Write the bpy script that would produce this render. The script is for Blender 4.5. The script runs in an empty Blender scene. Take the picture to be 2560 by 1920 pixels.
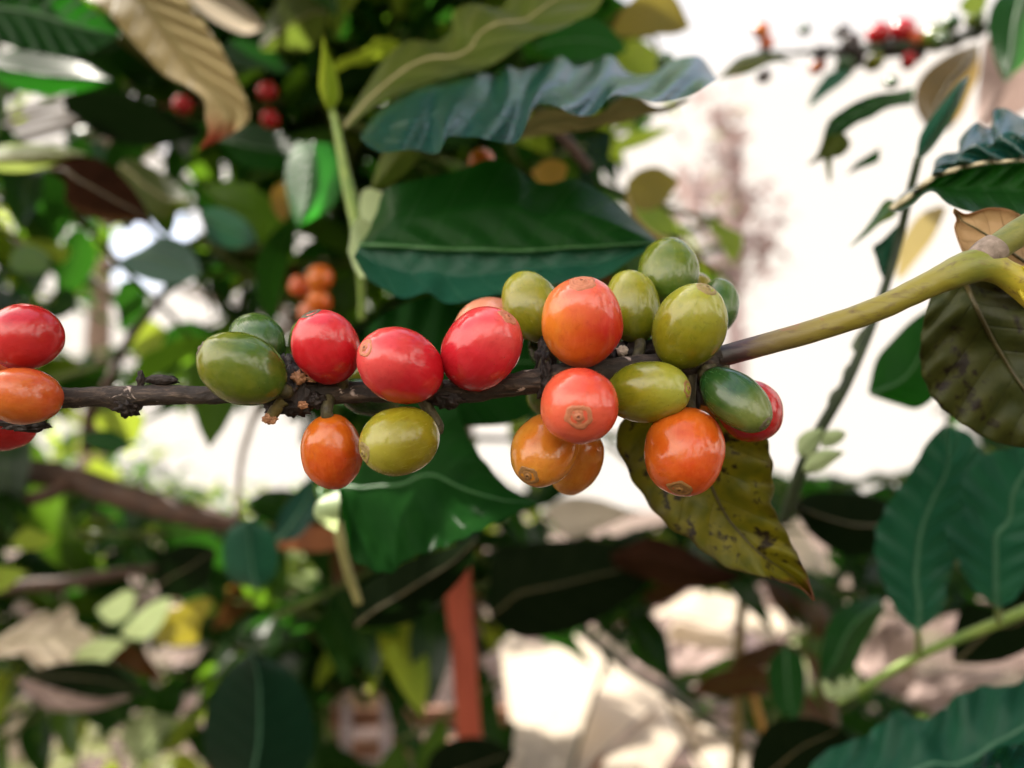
import bpy, bmesh, math, random
from mathutils import Vector, Matrix, noise, Quaternion
R = math.radians
random.seed(11)
scene = bpy.context.scene
COL = scene.collection

# ------------------------------------------------------------------ camera
CAM_H, PITCH, F = 0.9, R(9.0), 2560 * 28.0 / 36.0
cam_d = bpy.data.cameras.new('camera'); cam = bpy.data.objects.new('camera', cam_d); COL.objects.link(cam)
cam_d.lens = 28.0; cam_d.sensor_width = 36.0; cam_d.clip_start = 0.01; cam_d.clip_end = 2000.0
cam.location = (0, 0, CAM_H); cam.rotation_euler = (math.pi / 2 + PITCH, 0, 0)
cam_d.dof.use_dof = True; cam_d.dof.focus_distance = 0.144; cam_d.dof.aperture_fstop = 9.0
scene.camera = cam
CR = Matrix.Rotation(math.pi / 2 + PITCH, 3, 'X'); CO = Vector((0, 0, CAM_H)); CRI = CR.transposed()
def at(px, py, d):
    """photo pixel (2560x1920) at depth d metres in front of the camera -> world point"""
    return CO + CR @ Vector(((px - 1280) * d / F, (960 - py) * d / F, -d))
def cdir(x, y, z):
    return CR @ Vector((x, -y, z))            # right, down in the picture, towards the camera
def proj(p):
    q = CRI @ (p - CO)
    d = -q.z
    if d < 0.02: return None
    return (1280 + q.x * F / d, 960 - q.y * F / d, d)

# zoomed-crop coordinates -> photo pixels
def r1(x, y): return (x / 2.37, y / 2.37)
def r2(x, y): return (750 + x / 2.011, y / 2.011)
def r3(x, y): return (1600 + x / 2.183, y / 2.183)
def r4(x, y): return (1700 + x / 2.44, 460 + y / 2.44)
def r5(x, y): return (x / 2.154, 1150 + y / 2.154)
def r6(x, y): return (700 + x / 2.024, 1100 + y / 2.024)
def r7(x, y): return (1200 + x / 1.907, 1050 + y / 1.907)
def r8(x, y): return (1800 + x / 1.907, 1050 + y / 1.907)
def pts(f, *a): return [f(*p) for p in a]
def P0(x, y): return (x, y)

SUN = Vector((-0.46, 0.30, 0.83)).normalized()

# ------------------------------------------------------------------ node helpers
def new_mat(name):
    m = bpy.data.materials.new(name); m.use_nodes = True
    nt = m.node_tree; nt.nodes.clear()
    return m, nt
def nd(nt, t, **kw):
    n = nt.nodes.new(t)
    for k, v in kw.items():
        if k.startswith('_'): setattr(n, k[1:], v)
        else: n.inputs[k].default_value = v
    return n
def ln(nt, a, b): nt.links.new(a, b)
def math_n(nt, op, a, b=None, clamp=False):
    n = nt.nodes.new('ShaderNodeMath'); n.operation = op; n.use_clamp = clamp
    for i, v in enumerate((a, b)):
        if v is None: continue
        if isinstance(v, (int, float)): n.inputs[i].default_value = v
        else: ln(nt, v, n.inputs[i])
    return n.outputs[0]
def mix_c(nt, fac, a, b, mode='MIX'):
    n = nt.nodes.new('ShaderNodeMix'); n.data_type = 'RGBA'; n.blend_type = mode
    for sock, v in ((n.inputs[0], fac), (n.inputs[6], a), (n.inputs[7], b)):
        if isinstance(v, (int, float)): sock.default_value = v
        elif isinstance(v, tuple): sock.default_value = (v + (1,)) if len(v) == 3 else v
        else: ln(nt, v, sock)
    return n.outputs[2]
def ramp(nt, fac, stops):
    n = nt.nodes.new('ShaderNodeValToRGB'); e = n.color_ramp.elements
    while len(e) < len(stops): e.new(0.5)
    for i, (p, c) in enumerate(stops):
        e[i].position = p; e[i].color = (c + (1,)) if len(c) == 3 else c
    ln(nt, fac, n.inputs[0]); return n.outputs[0]
def vec_scale(nt, v, s):
    n = nt.nodes.new('ShaderNodeVectorMath'); n.operation = 'MULTIPLY'; ln(nt, v, n.inputs[0]); n.inputs[1].default_value = s
    return n.outputs[0]
def noise_n(nt, v, scale, detail=2.0, rough=0.5, dist=0.0):
    n = nt.nodes.new('ShaderNodeTexNoise'); n.inputs['Scale'].default_value = scale; n.inputs['Detail'].default_value = detail
    n.inputs['Roughness'].default_value = rough; n.inputs['Distortion'].default_value = dist
    if v is not None: ln(nt, v, n.inputs['Vector'])
    return n.outputs['Fac']

def fruit_mat(name, c1, c2, gdir=(1, 0, 0), gk=0.5, bias=0.0, tip=None, rough=0.20, sss=0.15, streak=0.10, blotch=1.3):
    """ripening skin: c1 turns to c2 along gdir (fruit's own axes) with blotches, meridian streaks and specks"""
    c1, c2 = tuple(c * .86 for c in c1), tuple(c * .82 for c in c2)
    m, nt = new_mat(name)
    out = nd(nt, 'ShaderNodeOutputMaterial'); b = nd(nt, 'ShaderNodeBsdfPrincipled')
    tc = nd(nt, 'ShaderNodeTexCoord'); oi = nd(nt, 'ShaderNodeObjectInfo')
    add = nd(nt, 'ShaderNodeVectorMath', _operation='ADD'); ln(nt, tc.outputs['Object'], add.inputs[0])
    cmb = nd(nt, 'ShaderNodeCombineXYZ'); ln(nt, math_n(nt, 'MULTIPLY', oi.outputs['Random'], 37.0), cmb.inputs[0])
    ln(nt, math_n(nt, 'MULTIPLY', oi.outputs['Random'], 19.0), cmb.inputs[1]); ln(nt, cmb.outputs[0], add.inputs[1])
    co = add.outputs[0]
    dot = nd(nt, 'ShaderNodeVectorMath', _operation='DOT_PRODUCT'); ln(nt, tc.outputs['Object'], dot.inputs[0]); dot.inputs[1].default_value = gdir
    g = math_n(nt, 'MULTIPLY_ADD', dot.outputs['Value'], gk); nt.nodes[-1].inputs[2].default_value = 0.5 + bias
    n1 = noise_n(nt, co, 1.3, 4.0, 0.6, 0.4)
    g2 = math_n(nt, 'ADD', g, math_n(nt, 'MULTIPLY', math_n(nt, 'SUBTRACT', n1, 0.5), blotch), clamp=True)
    col = mix_c(nt, g2, c1, c2)
    # long streaks from end to end
    st = noise_n(nt, vec_scale(nt, co, (7, 7, 0.9)), 1.4, 4.0, 0.65, 0.3)
    sf = math_n(nt, 'MULTIPLY', math_n(nt, 'SUBTRACT', st, 0.48, ), 3.0, clamp=True)
    col = mix_c(nt, math_n(nt, 'MULTIPLY', sf, streak), col, tuple(min(1, c * 1.6 + 0.07) for c in c1))
    st2 = noise_n(nt, vec_scale(nt, co, (9, 9, 1.4)), 2.0, 3.0, 0.6, 0.5)
    col = mix_c(nt, math_n(nt, 'MULTIPLY', math_n(nt, 'SUBTRACT', st2, 0.5), streak * 1.1, clamp=True), col, tuple(c * 0.45 for c in c2))
    if tip:
        sx = nd(nt, 'ShaderNodeSeparateXYZ'); ln(nt, tc.outputs['Object'], sx.inputs[0])
        tf = math_n(nt, 'MULTIPLY', math_n(nt, 'SUBTRACT', math_n(nt, 'ADD', sx.outputs[2], math_n(nt, 'MULTIPLY', math_n(nt, 'SUBTRACT', n1, 0.5), 0.8)), 0.35), 1.1, clamp=True)
        col = mix_c(nt, math_n(nt, 'MULTIPLY', tf, 0.75), col, tip)
    # specks
    mot = noise_n(nt, co, 5.5, 5.0, 0.7, 0.6)
    col = mix_c(nt, math_n(nt, 'MULTIPLY', math_n(nt, 'SUBTRACT', mot, 0.52), 1.6, clamp=True), col, tuple(c * 0.55 for c in c2))
    vo = nd(nt, 'ShaderNodeTexVoronoi', Scale=4.2); ln(nt, co, vo.inputs['Vector'])
    spk = math_n(nt, 'LESS_THAN', vo.outputs['Distance'], math_n(nt, 'MULTIPLY', noise_n(nt, co, 9.0), 0.10))
    col = mix_c(nt, math_n(nt, 'MULTIPLY', spk, 0.8), col, (0.05, 0.025, 0.01))
    ln(nt, col, b.inputs['Base Color'])
    rr = math_n(nt, 'MULTIPLY_ADD', st, 0.25); nt.nodes[-1].inputs[2].default_value = rough - 0.12
    ln(nt, rr, b.inputs['Roughness'])
    b.inputs['Specular IOR Level'].default_value = 0.42
    b.inputs['Subsurface Weight'].default_value = sss; b.inputs['Subsurface Radius'].default_value = (1.0, 0.45, 0.2)
    b.inputs['Subsurface Scale'].default_value = 0.0025
    b.inputs['Coat Weight'].default_value = 0.16; b.inputs['Coat Roughness'].default_value = 0.05
    bp = nd(nt, 'ShaderNodeBump', Strength=0.25, Distance=0.0002)
    h = math_n(nt, 'ADD', math_n(nt, 'MULTIPLY', noise_n(nt, co, 2.6, 2.0), 1.6), math_n(nt, 'MULTIPLY', st, 0.35))
    ln(nt, h, bp.inputs['Height']); ln(nt, bp.outputs[0], b.inputs['Normal'])
    ln(nt, b.outputs[0], out.inputs[0])
    return m

def scar_mat(name, c1, c2):
    m, nt = new_mat(name)
    out = nd(nt, 'ShaderNodeOutputMaterial'); b = nd(nt, 'ShaderNodeBsdfPrincipled', Roughness=0.6)
    tc = nd(nt, 'ShaderNodeTexCoord'); sx = nd(nt, 'ShaderNodeSeparateXYZ'); ln(nt, tc.outputs['Object'], sx.inputs[0])
    r = math_n(nt, 'SQRT', math_n(nt, 'ADD', math_n(nt, 'MULTIPLY', sx.outputs[0], sx.outputs[0]), math_n(nt, 'MULTIPLY', sx.outputs[1], sx.outputs[1])))
    nn = noise_n(nt, tc.outputs['Object'], 9.0, 4.0, 0.6)
    w = math_n(nt, 'SINE', math_n(nt, 'ADD', math_n(nt, 'MULTIPLY', r, 75.0), math_n(nt, 'MULTIPLY', nn, 6.0)))
    f = math_n(nt, 'ADD', math_n(nt, 'MULTIPLY', w, 0.09), math_n(nt, 'MULTIPLY', nn, 1.0), clamp=True)
    col = mix_c(nt, f, c1, c2)
    nav = math_n(nt, 'LESS_THAN', r, 0.035)
    col = mix_c(nt, math_n(nt, 'MULTIPLY', nav, 0.8), col, tuple(c * 0.25 for c in c1))
    ln(nt, col, b.inputs['Base Color'])
    bp = nd(nt, 'ShaderNodeBump', Strength=0.5, Distance=0.0003); ln(nt, f, bp.inputs['Height']); ln(nt, bp.outputs[0], b.inputs['Normal'])
    ln(nt, b.outputs[0], out.inputs[0]); return m

LEAFM = {}
def leaf_mat(name, c1, c2, trans, vein=(0.12, 0.2, 0.05), tw=0.35, rough=0.35, spots=0.0, spot_c=(0.03, 0.02, 0.01), nv=9, veinf=0.45, edge=None, tipc=None, scale=90.0, island=0.0, spec=0.5, bump=0.5, ior=1.33, matte=False, gloss=0.0):
    """leaf blade: UV.x runs base to tip, UV.y across; midrib, lateral veins, mottling, optional spots, edge and tip tints"""
    if name in LEAFM: return LEAFM[name]
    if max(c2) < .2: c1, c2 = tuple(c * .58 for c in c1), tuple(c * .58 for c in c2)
    m, nt = new_mat(name)
    out = nd(nt, 'ShaderNodeOutputMaterial'); b = nd(nt, 'ShaderNodeBsdfPrincipled', Roughness=rough)
    b.inputs['Specular IOR Level'].default_value = spec; b.inputs['IOR'].default_value = ior
    if matte: b = nd(nt, 'ShaderNodeBsdfDiffuse'); gl = nd(nt, 'ShaderNodeBsdfGlossy', Roughness=0.22); gx = nd(nt, 'ShaderNodeMixShader'); gx.inputs[0].default_value = gloss
    tr = nd(nt, 'ShaderNodeBsdfTranslucent'); mx = nd(nt, 'ShaderNodeMixShader'); mx.inputs[0].default_value = tw
    tc = nd(nt, 'ShaderNodeTexCoord'); geo = nd(nt, 'ShaderNodeNewGeometry')
    sx = nd(nt, 'ShaderNodeSeparateXYZ'); ln(nt, tc.outputs['UV'], sx.inputs[0])
    t = sx.outputs[0]; s = math_n(nt, 'ABSOLUTE', math_n(nt, 'MULTIPLY_ADD', sx.outputs[1], 2.0)); nt.nodes[-2].inputs[2].default_value = -1.0
    n1 = noise_n(nt, geo.outputs['Position'], scale, 4.0, 0.6, 0.3)
    n2 = noise_n(nt, geo.outputs['Position'], scale * 3.1, 3.0, 0.6)
    f = math_n(nt, 'MULTIPLY', math_n(nt, 'SUBTRACT', n1, 0.3), 2.2, clamp=True)
    col = mix_c(nt, f, c1, c2)
    if island:
        col = mix_c(nt, math_n(nt, 'MULTIPLY', geo.outputs['Random Per Island'], island), col, tuple(min(1, c * 2.2 + 0.03) for c in c2))
    lat = math_n(nt, 'PINGPONG', math_n(nt, 'SUBTRACT', math_n(nt, 'MULTIPLY', t, float(nv)), math_n(nt, 'MULTIPLY', s, 1.6)), 0.5)
    lv = math_n(nt, 'MULTIPLY', math_n(nt, 'SUBTRACT', 0.07, lat), 12.0, clamp=True)
    mid = math_n(nt, 'MULTIPLY', math_n(nt, 'SUBTRACT', 0.05, s), 25.0, clamp=True)
    vm = math_n(nt, 'MAXIMUM', math_n(nt, 'MULTIPLY', lv, 0.6), mid)
    col = mix_c(nt, math_n(nt, 'MULTIPLY', vm, veinf), col, vein)
    if edge:
        ef = math_n(nt, 'MULTIPLY', math_n(nt, 'SUBTRACT', math_n(nt, 'ADD', s, math_n(nt, 'MULTIPLY', math_n(nt, 'SUBTRACT', n1, 0.5), 0.7)), 0.8), 4.0, clamp=True)
        col = mix_c(nt, ef, col, edge)
    if tipc:
        tf = math_n(nt, 'MULTIPLY', math_n(nt, 'SUBTRACT', math_n(nt, 'ADD', t, math_n(nt, 'MULTIPLY', math_n(nt, 'SUBTRACT', n1, 0.5), 0.35)), tipc[3]), 8.0, clamp=True)
        col = mix_c(nt, tf, col, tipc[:3])
    if spots:
        sp = math_n(nt, 'MULTIPLY', math_n(nt, 'SUBTRACT', math_n(nt, 'ADD', math_n(nt, 'MULTIPLY', n1, 0.55), math_n(nt, 'MULTIPLY', n2, 0.45)), 1.0 - spots), 14.0, clamp=True)
        col = mix_c(nt, sp, col, spot_c)
    ln(nt, col, b.inputs['Color' if matte else 'Base Color'])
    tcol = mix_c(nt, 0.75, col, trans); tcol = mix_c(nt, math_n(nt, 'MULTIPLY', vm, 0.4), tcol, tuple(c * 0.5 for c in trans))
    if spots: tcol = mix_c(nt, sp, tcol, spot_c)
    if tipc: tcol = mix_c(nt, tf, tcol, tipc[:3])
    ln(nt, tcol, tr.inputs['Color'])
    bp = nd(nt, 'ShaderNodeBump', Strength=bump, Distance=0.0012)
    h = math_n(nt, 'SUBTRACT', math_n(nt, 'MULTIPLY', n2, 0.5), math_n(nt, 'MULTIPLY', vm, 0.8))
    ln(nt, h, bp.inputs['Height']); ln(nt, bp.outputs[0], b.inputs['Normal'])
    if matte: ln(nt, b.outputs[0], gx.inputs[1]); ln(nt, gl.outputs[0], gx.inputs[2]); b = gx
    ln(nt, b.outputs[0], mx.inputs[1]); ln(nt, tr.outputs[0], mx.inputs[2]); ln(nt, mx.outputs[0], out.inputs[0])
    LEAFM[name] = m
    return m

def plain_mat(name, c1, c2, scale=60.0, rough=0.7, detail=4.0, bump=0.4, bd=0.002, stretch=(1, 1, 1), c3=None, t3=0.6, spec=0.4):
    m, nt = new_mat(name)
    out = nd(nt, 'ShaderNodeOutputMaterial'); b = nd(nt, 'ShaderNodeBsdfPrincipled', Roughness=rough)
    b.inputs['Specular IOR Level'].default_value = spec
    geo = nd(nt, 'ShaderNodeNewGeometry'); v = vec_scale(nt, geo.outputs['Position'], stretch)
    n1 = noise_n(nt, v, scale, detail, 0.6, 0.3)
    col = mix_c(nt, math_n(nt, 'MULTIPLY', math_n(nt, 'SUBTRACT', n1, 0.3), 2.4, clamp=True), c1, c2)
    if c3:
        n3 = noise_n(nt, v, scale * 0.45, 4.0, 0.65, 0.6)
        col = mix_c(nt, math_n(nt, 'MULTIPLY', math_n(nt, 'SUBTRACT', n3, t3), 18.0, clamp=True), col, c3)
    ln(nt, col, b.inputs['Base Color'])
    bp = nd(nt, 'ShaderNodeBump', Strength=bump, Distance=bd); ln(nt, n1, bp.inputs['Height']); ln(nt, bp.outputs[0], b.inputs['Normal'])
    ln(nt, b.outputs[0], out.inputs[0]); return m

# ------------------------------------------------------------------ mesh helpers
def link(name, verts, faces, mat, parent=None, smooth=True, uvs=None, mats=None):
    me = bpy.data.meshes.new(name); me.from_pydata([tuple(v) for v in verts], [], faces)
    if uvs:
        l = me.uv_layers.new(name='UVMap'); flat = []
        for lp in me.loops: flat.extend(uvs[lp.vertex_index])
        l.data.foreach_set('uv', flat)
    if smooth: me.polygons.foreach_set('use_smooth', [True] * len(me.polygons))
    me.materials.append(mat); me.update()
    o = bpy.data.objects.new(name, me); COL.objects.link(o)
    if parent: o.parent = parent
    return o
def tag(o, label, cat, group=None, kind=None):
    if label: o['label'] = label
    if cat: o['category'] = cat
    if group: o['group'] = group
    if kind: o['kind'] = kind
    return o
def empty(name, loc, label, cat, group=None):
    o = bpy.data.objects.new(name, None); o.location = loc; o.empty_display_size = 0.01; COL.objects.link(o)
    return tag(o, label, cat, group)
def local(root, verts):
    mi = root.matrix_basis.inverted()
    return [mi @ Vector(v) for v in verts]

def catmull(p, n):
    """n+1 smooth samples along the polyline p (tuples of any length), by arc length"""
    p = [Vector(q) for q in p]
    if len(p) == 2: return [p[0].lerp(p[1], i / n) for i in range(n + 1)]
    q = [p[0] * 2 - p[1]] + p + [p[-1] * 2 - p[-2]]
    fine = []
    for i in range(1, len(q) - 2):
        for k in range(12):
            u = k / 12.0
            a, b, c, d = q[i - 1], q[i], q[i + 1], q[i + 2]
            fine.append(0.5 * ((2 * b) + (c - a) * u + (2 * a - 5 * b + 4 * c - d) * u * u + (3 * b - a - 3 * c + d) * u ** 3))
    fine.append(p[-1])
    L = [0.0]
    for i in range(1, len(fine)): L.append(L[-1] + (fine[i] - fine[i - 1]).length)
    out = []; j = 0
    for i in range(n + 1):
        s = L[-1] * i / n
        while j < len(L) - 2 and L[j + 1] < s: j += 1
        dl = L[j + 1] - L[j]
        out.append(fine[j].lerp(fine[j + 1], 0 if dl < 1e-9 else (s - L[j]) / dl))
    return out

def tube_data(path, radii, seg=12, n=None, disp=None, cap=True):
    """path of world points with radii -> verts, faces, with optional radial displacement disp(point, t, angle)"""
    n = n or len(path) * 4
    pr = catmull([tuple(p) + (r,) for p, r in zip(path, radii)], n)
    pos = [Vector(q[:3]) for q in pr]; rad = [max(q[3], 1e-5) for q in pr]
    vs, fs = [], []
    tang = (pos[1] - pos[0]).normalized(); up = Vector((0, 0, 1)) if abs(tang.z) < 0.9 else Vector((1, 0, 0))
    nrm = tang.cross(up).normalized()
    for i in range(n + 1):
        tg = (pos[min(i + 1, n)] - pos[max(i - 1, 0)]).normalized()
        nrm = (nrm - tg * nrm.dot(tg)).normalized(); bn = tg.cross(nrm)
        for k in range(seg):
            a = 2 * math.pi * k / seg; dr = nrm * math.cos(a) + bn * math.sin(a)
            r = rad[i]
            if disp: r *= disp(pos[i] + dr * r, i / n, a)
            vs.append(pos[i] + dr * r)
    for i in range(n):
        for k in range(seg):
            a, b = i * seg + k, i * seg + (k + 1) % seg
            fs.append((a, b, b + seg, a + seg))
    if cap:
        fs.append(tuple(range(seg - 1, -1, -1))); fs.append(tuple(range(n * seg, n * seg + seg)))
    return vs, fs
class MB:
    """collects pieces into one mesh"""
    def __init__(s): s.v, s.f, s.uv = [], [], []
    def add(s, vs, fs, uv=None):
        o = len(s.v); s.v += list(vs); s.f += [tuple(i + o for i in f) for f in fs]
        s.uv += uv if uv else [(0.5, 0.5)] * len(vs)
    def build(s, name, mat, parent=None, smooth=True): return link(name, s.v, s.f, mat, parent, smooth, s.uv)
def box_data(c, ax, ay, az):
    vs = [c + ax * x + ay * y + az * z for x in (-1, 1) for y in (-1, 1) for z in (-1, 1)]
    return vs, [(0, 1, 3, 2), (4, 6, 7, 5), (0, 4, 5, 1), (2, 3, 7, 6), (0, 2, 6, 4), (1, 5, 7, 3)]

# ------------------------------------------------------------------ leaf builders
LEAF_GROUP = None
def leaf(label, L, Rr, d0, d1, mat, name='coffee_leaf', dside=(0, 0), fold=0.0, bend=0.0, ripple=0.0, nv=9, skew=1.2, scallop=0.0, nsc=14,
         n=44, m=18, midrib=None, rib_r=0.0006, group=None, thick=0.0, curl=0.0, half=False, uvr=(0, 1), ribcol=None, stalk=None, stalk_mat=None, cat='leaf', jitter=0.0):
    """leaf blade spanned between its two edges (photo pixels, base -> tip); depth runs d0 -> d1 along it, dside moves each edge nearer/farther;
    fold = V along the midrib, bend = arch along the length, ripple = quilting between the lateral veins (metres)"""
    a = catmull(L, n); b = catmull(Rr, n); vs, uv, fs = [], [], []
    ph = random.random() * 6
    for i in range(n + 1):
        t = i / n
        for j in range(m + 1):
            s = -1 + 2 * j / m; u = (s + 1) / 2
            px = a[i].lerp(b[i], u)
            if scallop:
                ed = abs(s) ** 3 * math.sin(math.pi * min(1, t * 1.02))
                off = scallop * ed * math.sin(2 * math.pi * nsc * t + ph + (1.3 if s > 0 else 0))
                ax = (b[i] - a[i])
                if ax.length > 1e-6: px = px + ax.normalized() * off * (1 if s > 0 else -1)
            d = d0 + (d1 - d0) * t + (dside[0] * max(0, -s) + dside[1] * max(0, s))
            d += fold * abs(s) + bend * math.sin(math.pi * t) + curl * s * s
            d += ripple * abs(s) ** 0.8 * math.sin(2 * math.pi * (nv * t - skew * abs(s)) + (0 if s < 0 else 0.9)) * min(1, 4 * t + 0.1) * min(1, 4 * (1 - t) + 0.15)
            if half: d += ripple * (0.35 + 0.65 * u) * math.sin(2 * math.pi * (nv * t - skew * (1 - u))) * min(1, 5 * t + 0.1) - ripple * abs(s) ** 0.8 * math.sin(2 * math.pi * (nv * t - skew * abs(s)) + (0 if s < 0 else 0.9)) * min(1, 4 * t + 0.1) * min(1, 4 * (1 - t) + 0.15)
            if jitter: d += jitter * (noise.noise(Vector((px[0] * 0.011, px[1] * 0.011, d0 * 40))))
            vs.append(at(px[0], px[1], d)); uv.append((t, uvr[0] + (uvr[1] - uvr[0]) * u))
    for i in range(n):
        for j in range(m):
            q = i * (m + 1) + j; fs.append((q, q + 1, q + m + 2, q + m + 1))
    base = vs[m // 2].copy()
    o = link(name, [v - base for v in vs], fs, mat, None, True, uv); o.location = base
    if thick:
        sm = o.modifiers.new('thickness', 'SOLIDIFY'); sm.thickness = thick; sm.offset = 0
    tag(o, label, cat, group)
    if midrib:
        rc = m // 2 if ribcol is None else ribcol; c = [vs[i * (m + 1) + rc] for i in range(0, n + 1, 2)]
        off = cdir(0, 0, 1) * rib_r * 0.4
        tv, tf = tube_data([p - base + off for p in c], [rib_r * (1.15 - 0.95 * k / (len(c) - 1)) for k in range(len(c))], 8, 2 * len(c))
        link('midrib', tv, tf, midrib, o)
    if stalk:
        pth = [at(*q) - base for q in stalk]
        tv, tf = tube_data(pth + [Vector((0, 0, 0))], [rib_r * 1.5] * len(pth) + [rib_r * 1.2], 8, 16)
        link('leaf_stalk', tv, tf, stalk_mat or midrib or mat, o)
    return o

def leaf_piece(base, d, nrm, length, width, droop, fold, wave, nl=8, nw=4):
    """one free leaf in space for the crowns"""
    d = d.normalized(); side = d.cross(nrm).normalized(); nrm = side.cross(d).normalized()
    vs, uv, fs = [], [], []; ph = random.random() * 6; p = base.copy(); ang = 0.0
    for i in range(nl + 1):
        t = i / nl
        w = width * 0.5 * (math.sin(math.pi * min(1.0, t ** 0.85)) ** 0.8) * (1 - 0.25 * t) + 0.0004
        if t > 0.9: w *= 0.55
        cd = d * math.cos(ang) - nrm * math.sin(ang); cn = nrm * math.cos(ang) + d * math.sin(ang)
        for j in range(nw + 1):
            s = -1 + 2 * j / nw
            z = fold * abs(s) * w + wave * abs(s) * math.sin(ph + i * 1.9 + (0 if s < 0 else 1))
            vs.append(p + side * (s * w) + cn * z); uv.append((t, (s + 1) / 2))
        p = p + cd * (length / nl); ang += droop / nl
    for i in range(nl):
        for j in range(nw):
            q = i * (nw + 1) + j; fs.append((q, q + 1, q + nw + 2, q + nw + 1))
    return vs, fs, uv

# ------------------------------------------------------------------ world, sun
w = bpy.data.worlds.new('World'); scene.world = w; w.use_nodes = True
wn = w.node_tree; wn.nodes.clear()
sky = wn.nodes.new('ShaderNodeTexSky'); sky.sky_type = 'NISHITA'; sky.sun_disc = False
sky.sun_elevation = math.asin(SUN.z); sky.sun_rotation = math.atan2(SUN.x, SUN.y)
sky.air_density = 1.0; sky.dust_density = 4.0; sky.ozone_density = 0.6
bg = wn.nodes.new('ShaderNodeBackground'); bg.inputs['Strength'].default_value = 0.13
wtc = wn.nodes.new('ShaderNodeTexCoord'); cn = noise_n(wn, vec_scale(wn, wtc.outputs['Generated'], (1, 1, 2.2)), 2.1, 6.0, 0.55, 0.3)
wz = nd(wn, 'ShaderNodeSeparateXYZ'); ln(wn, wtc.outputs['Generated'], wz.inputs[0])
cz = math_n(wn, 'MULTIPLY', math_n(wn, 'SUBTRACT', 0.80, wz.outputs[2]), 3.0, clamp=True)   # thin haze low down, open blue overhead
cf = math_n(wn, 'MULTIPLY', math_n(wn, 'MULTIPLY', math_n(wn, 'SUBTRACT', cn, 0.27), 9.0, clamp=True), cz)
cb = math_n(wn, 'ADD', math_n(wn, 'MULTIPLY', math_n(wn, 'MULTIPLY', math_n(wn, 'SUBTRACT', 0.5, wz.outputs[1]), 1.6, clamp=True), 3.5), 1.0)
cs_ = nd(wn, 'ShaderNodeVectorMath', _operation='SCALE'); cs_.inputs[0].default_value = (3.15, 2.84, 2.50); ln(wn, cb, cs_.inputs['Scale']); cloud = cs_.outputs[0]   # gain added to the unseen cloud behind the camera to front-light the cherries
bd = nd(wn, 'ShaderNodeVectorMath', _operation='DOT_PRODUCT'); ln(wn, wtc.outputs['Generated'], bd.inputs[0]); bd.inputs[1].default_value = tuple((at(360, 600, 1) - CO).normalized())
brk = math_n(wn, 'MULTIPLY', math_n(wn, 'SUBTRACT', math_n(wn, 'SUBTRACT', 1.0, bd.outputs['Value']), 0.0006), 600.0, clamp=True)   # one clear break in the cloud
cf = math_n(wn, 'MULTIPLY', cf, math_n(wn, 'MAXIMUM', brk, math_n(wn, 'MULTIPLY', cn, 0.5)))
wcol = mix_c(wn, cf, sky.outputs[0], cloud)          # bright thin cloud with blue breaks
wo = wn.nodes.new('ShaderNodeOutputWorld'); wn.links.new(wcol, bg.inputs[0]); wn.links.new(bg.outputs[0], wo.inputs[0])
sd = bpy.data.lights.new('sun', 'SUN'); sd.energy = 5.0; sd.angle = R(0.53); sd.color = (1.0, 0.93, 0.82)
so = bpy.data.objects.new('sun', sd); COL.objects.link(so); so.rotation_euler = SUN.to_track_quat('Z', 'Y').to_euler()
so.location = (0, 0, 6)
vs_ = scene.view_settings; scene.display_settings.display_device = 'sRGB'
vs_.view_transform = 'Standard'; vs_.look = 'None'; vs_.gamma = 1.0; vs_.exposure = 1.6
scene.cycles.max_bounces = 8; scene.cycles.transmission_bounces = 6; scene.cycles.diffuse_bounces = 4
scene.cycles.sample_clamp_indirect = 8.0

# ================================================================== THE FRUITING BRANCH
exec_order = []
M = {}
BARK_Y = {}
def bark_mat():
    m, nt = new_mat('branch_bark')
    out = nd(nt, 'ShaderNodeOutputMaterial'); b = nd(nt, 'ShaderNodeBsdfPrincipled', Roughness=0.75)
    geo = nd(nt, 'ShaderNodeNewGeometry'); p = geo.outputs['Position']
    n1 = noise_n(nt, vec_scale(nt, p, (0.25, 1, 1)), 900, 5, 0.65, 0.5)
    n2 = noise_n(nt, p, 260, 4, 0.6, 0.8)
    col = ramp(nt, n1, [(0.3, (0.006, 0.004, 0.003)), (0.52, (0.026, 0.016, 0.011)), (0.74, (0.12, 0.08, 0.055))])
    col = mix_c(nt, math_n(nt, 'MULTIPLY', math_n(nt, 'SUBTRACT', n2, 0.635), 22, clamp=True), col, (0.42, 0.33, 0.29))
    ln(nt, col, b.inputs['Base Color'])
    bp = nd(nt, 'ShaderNodeBump', Strength=0.9, Distance=0.0006); ln(nt, n1, bp.inputs['Height']); ln(nt, bp.outputs[0], b.inputs['Normal'])
    ln(nt, b.outputs[0], out.inputs[0]); return m
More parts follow.
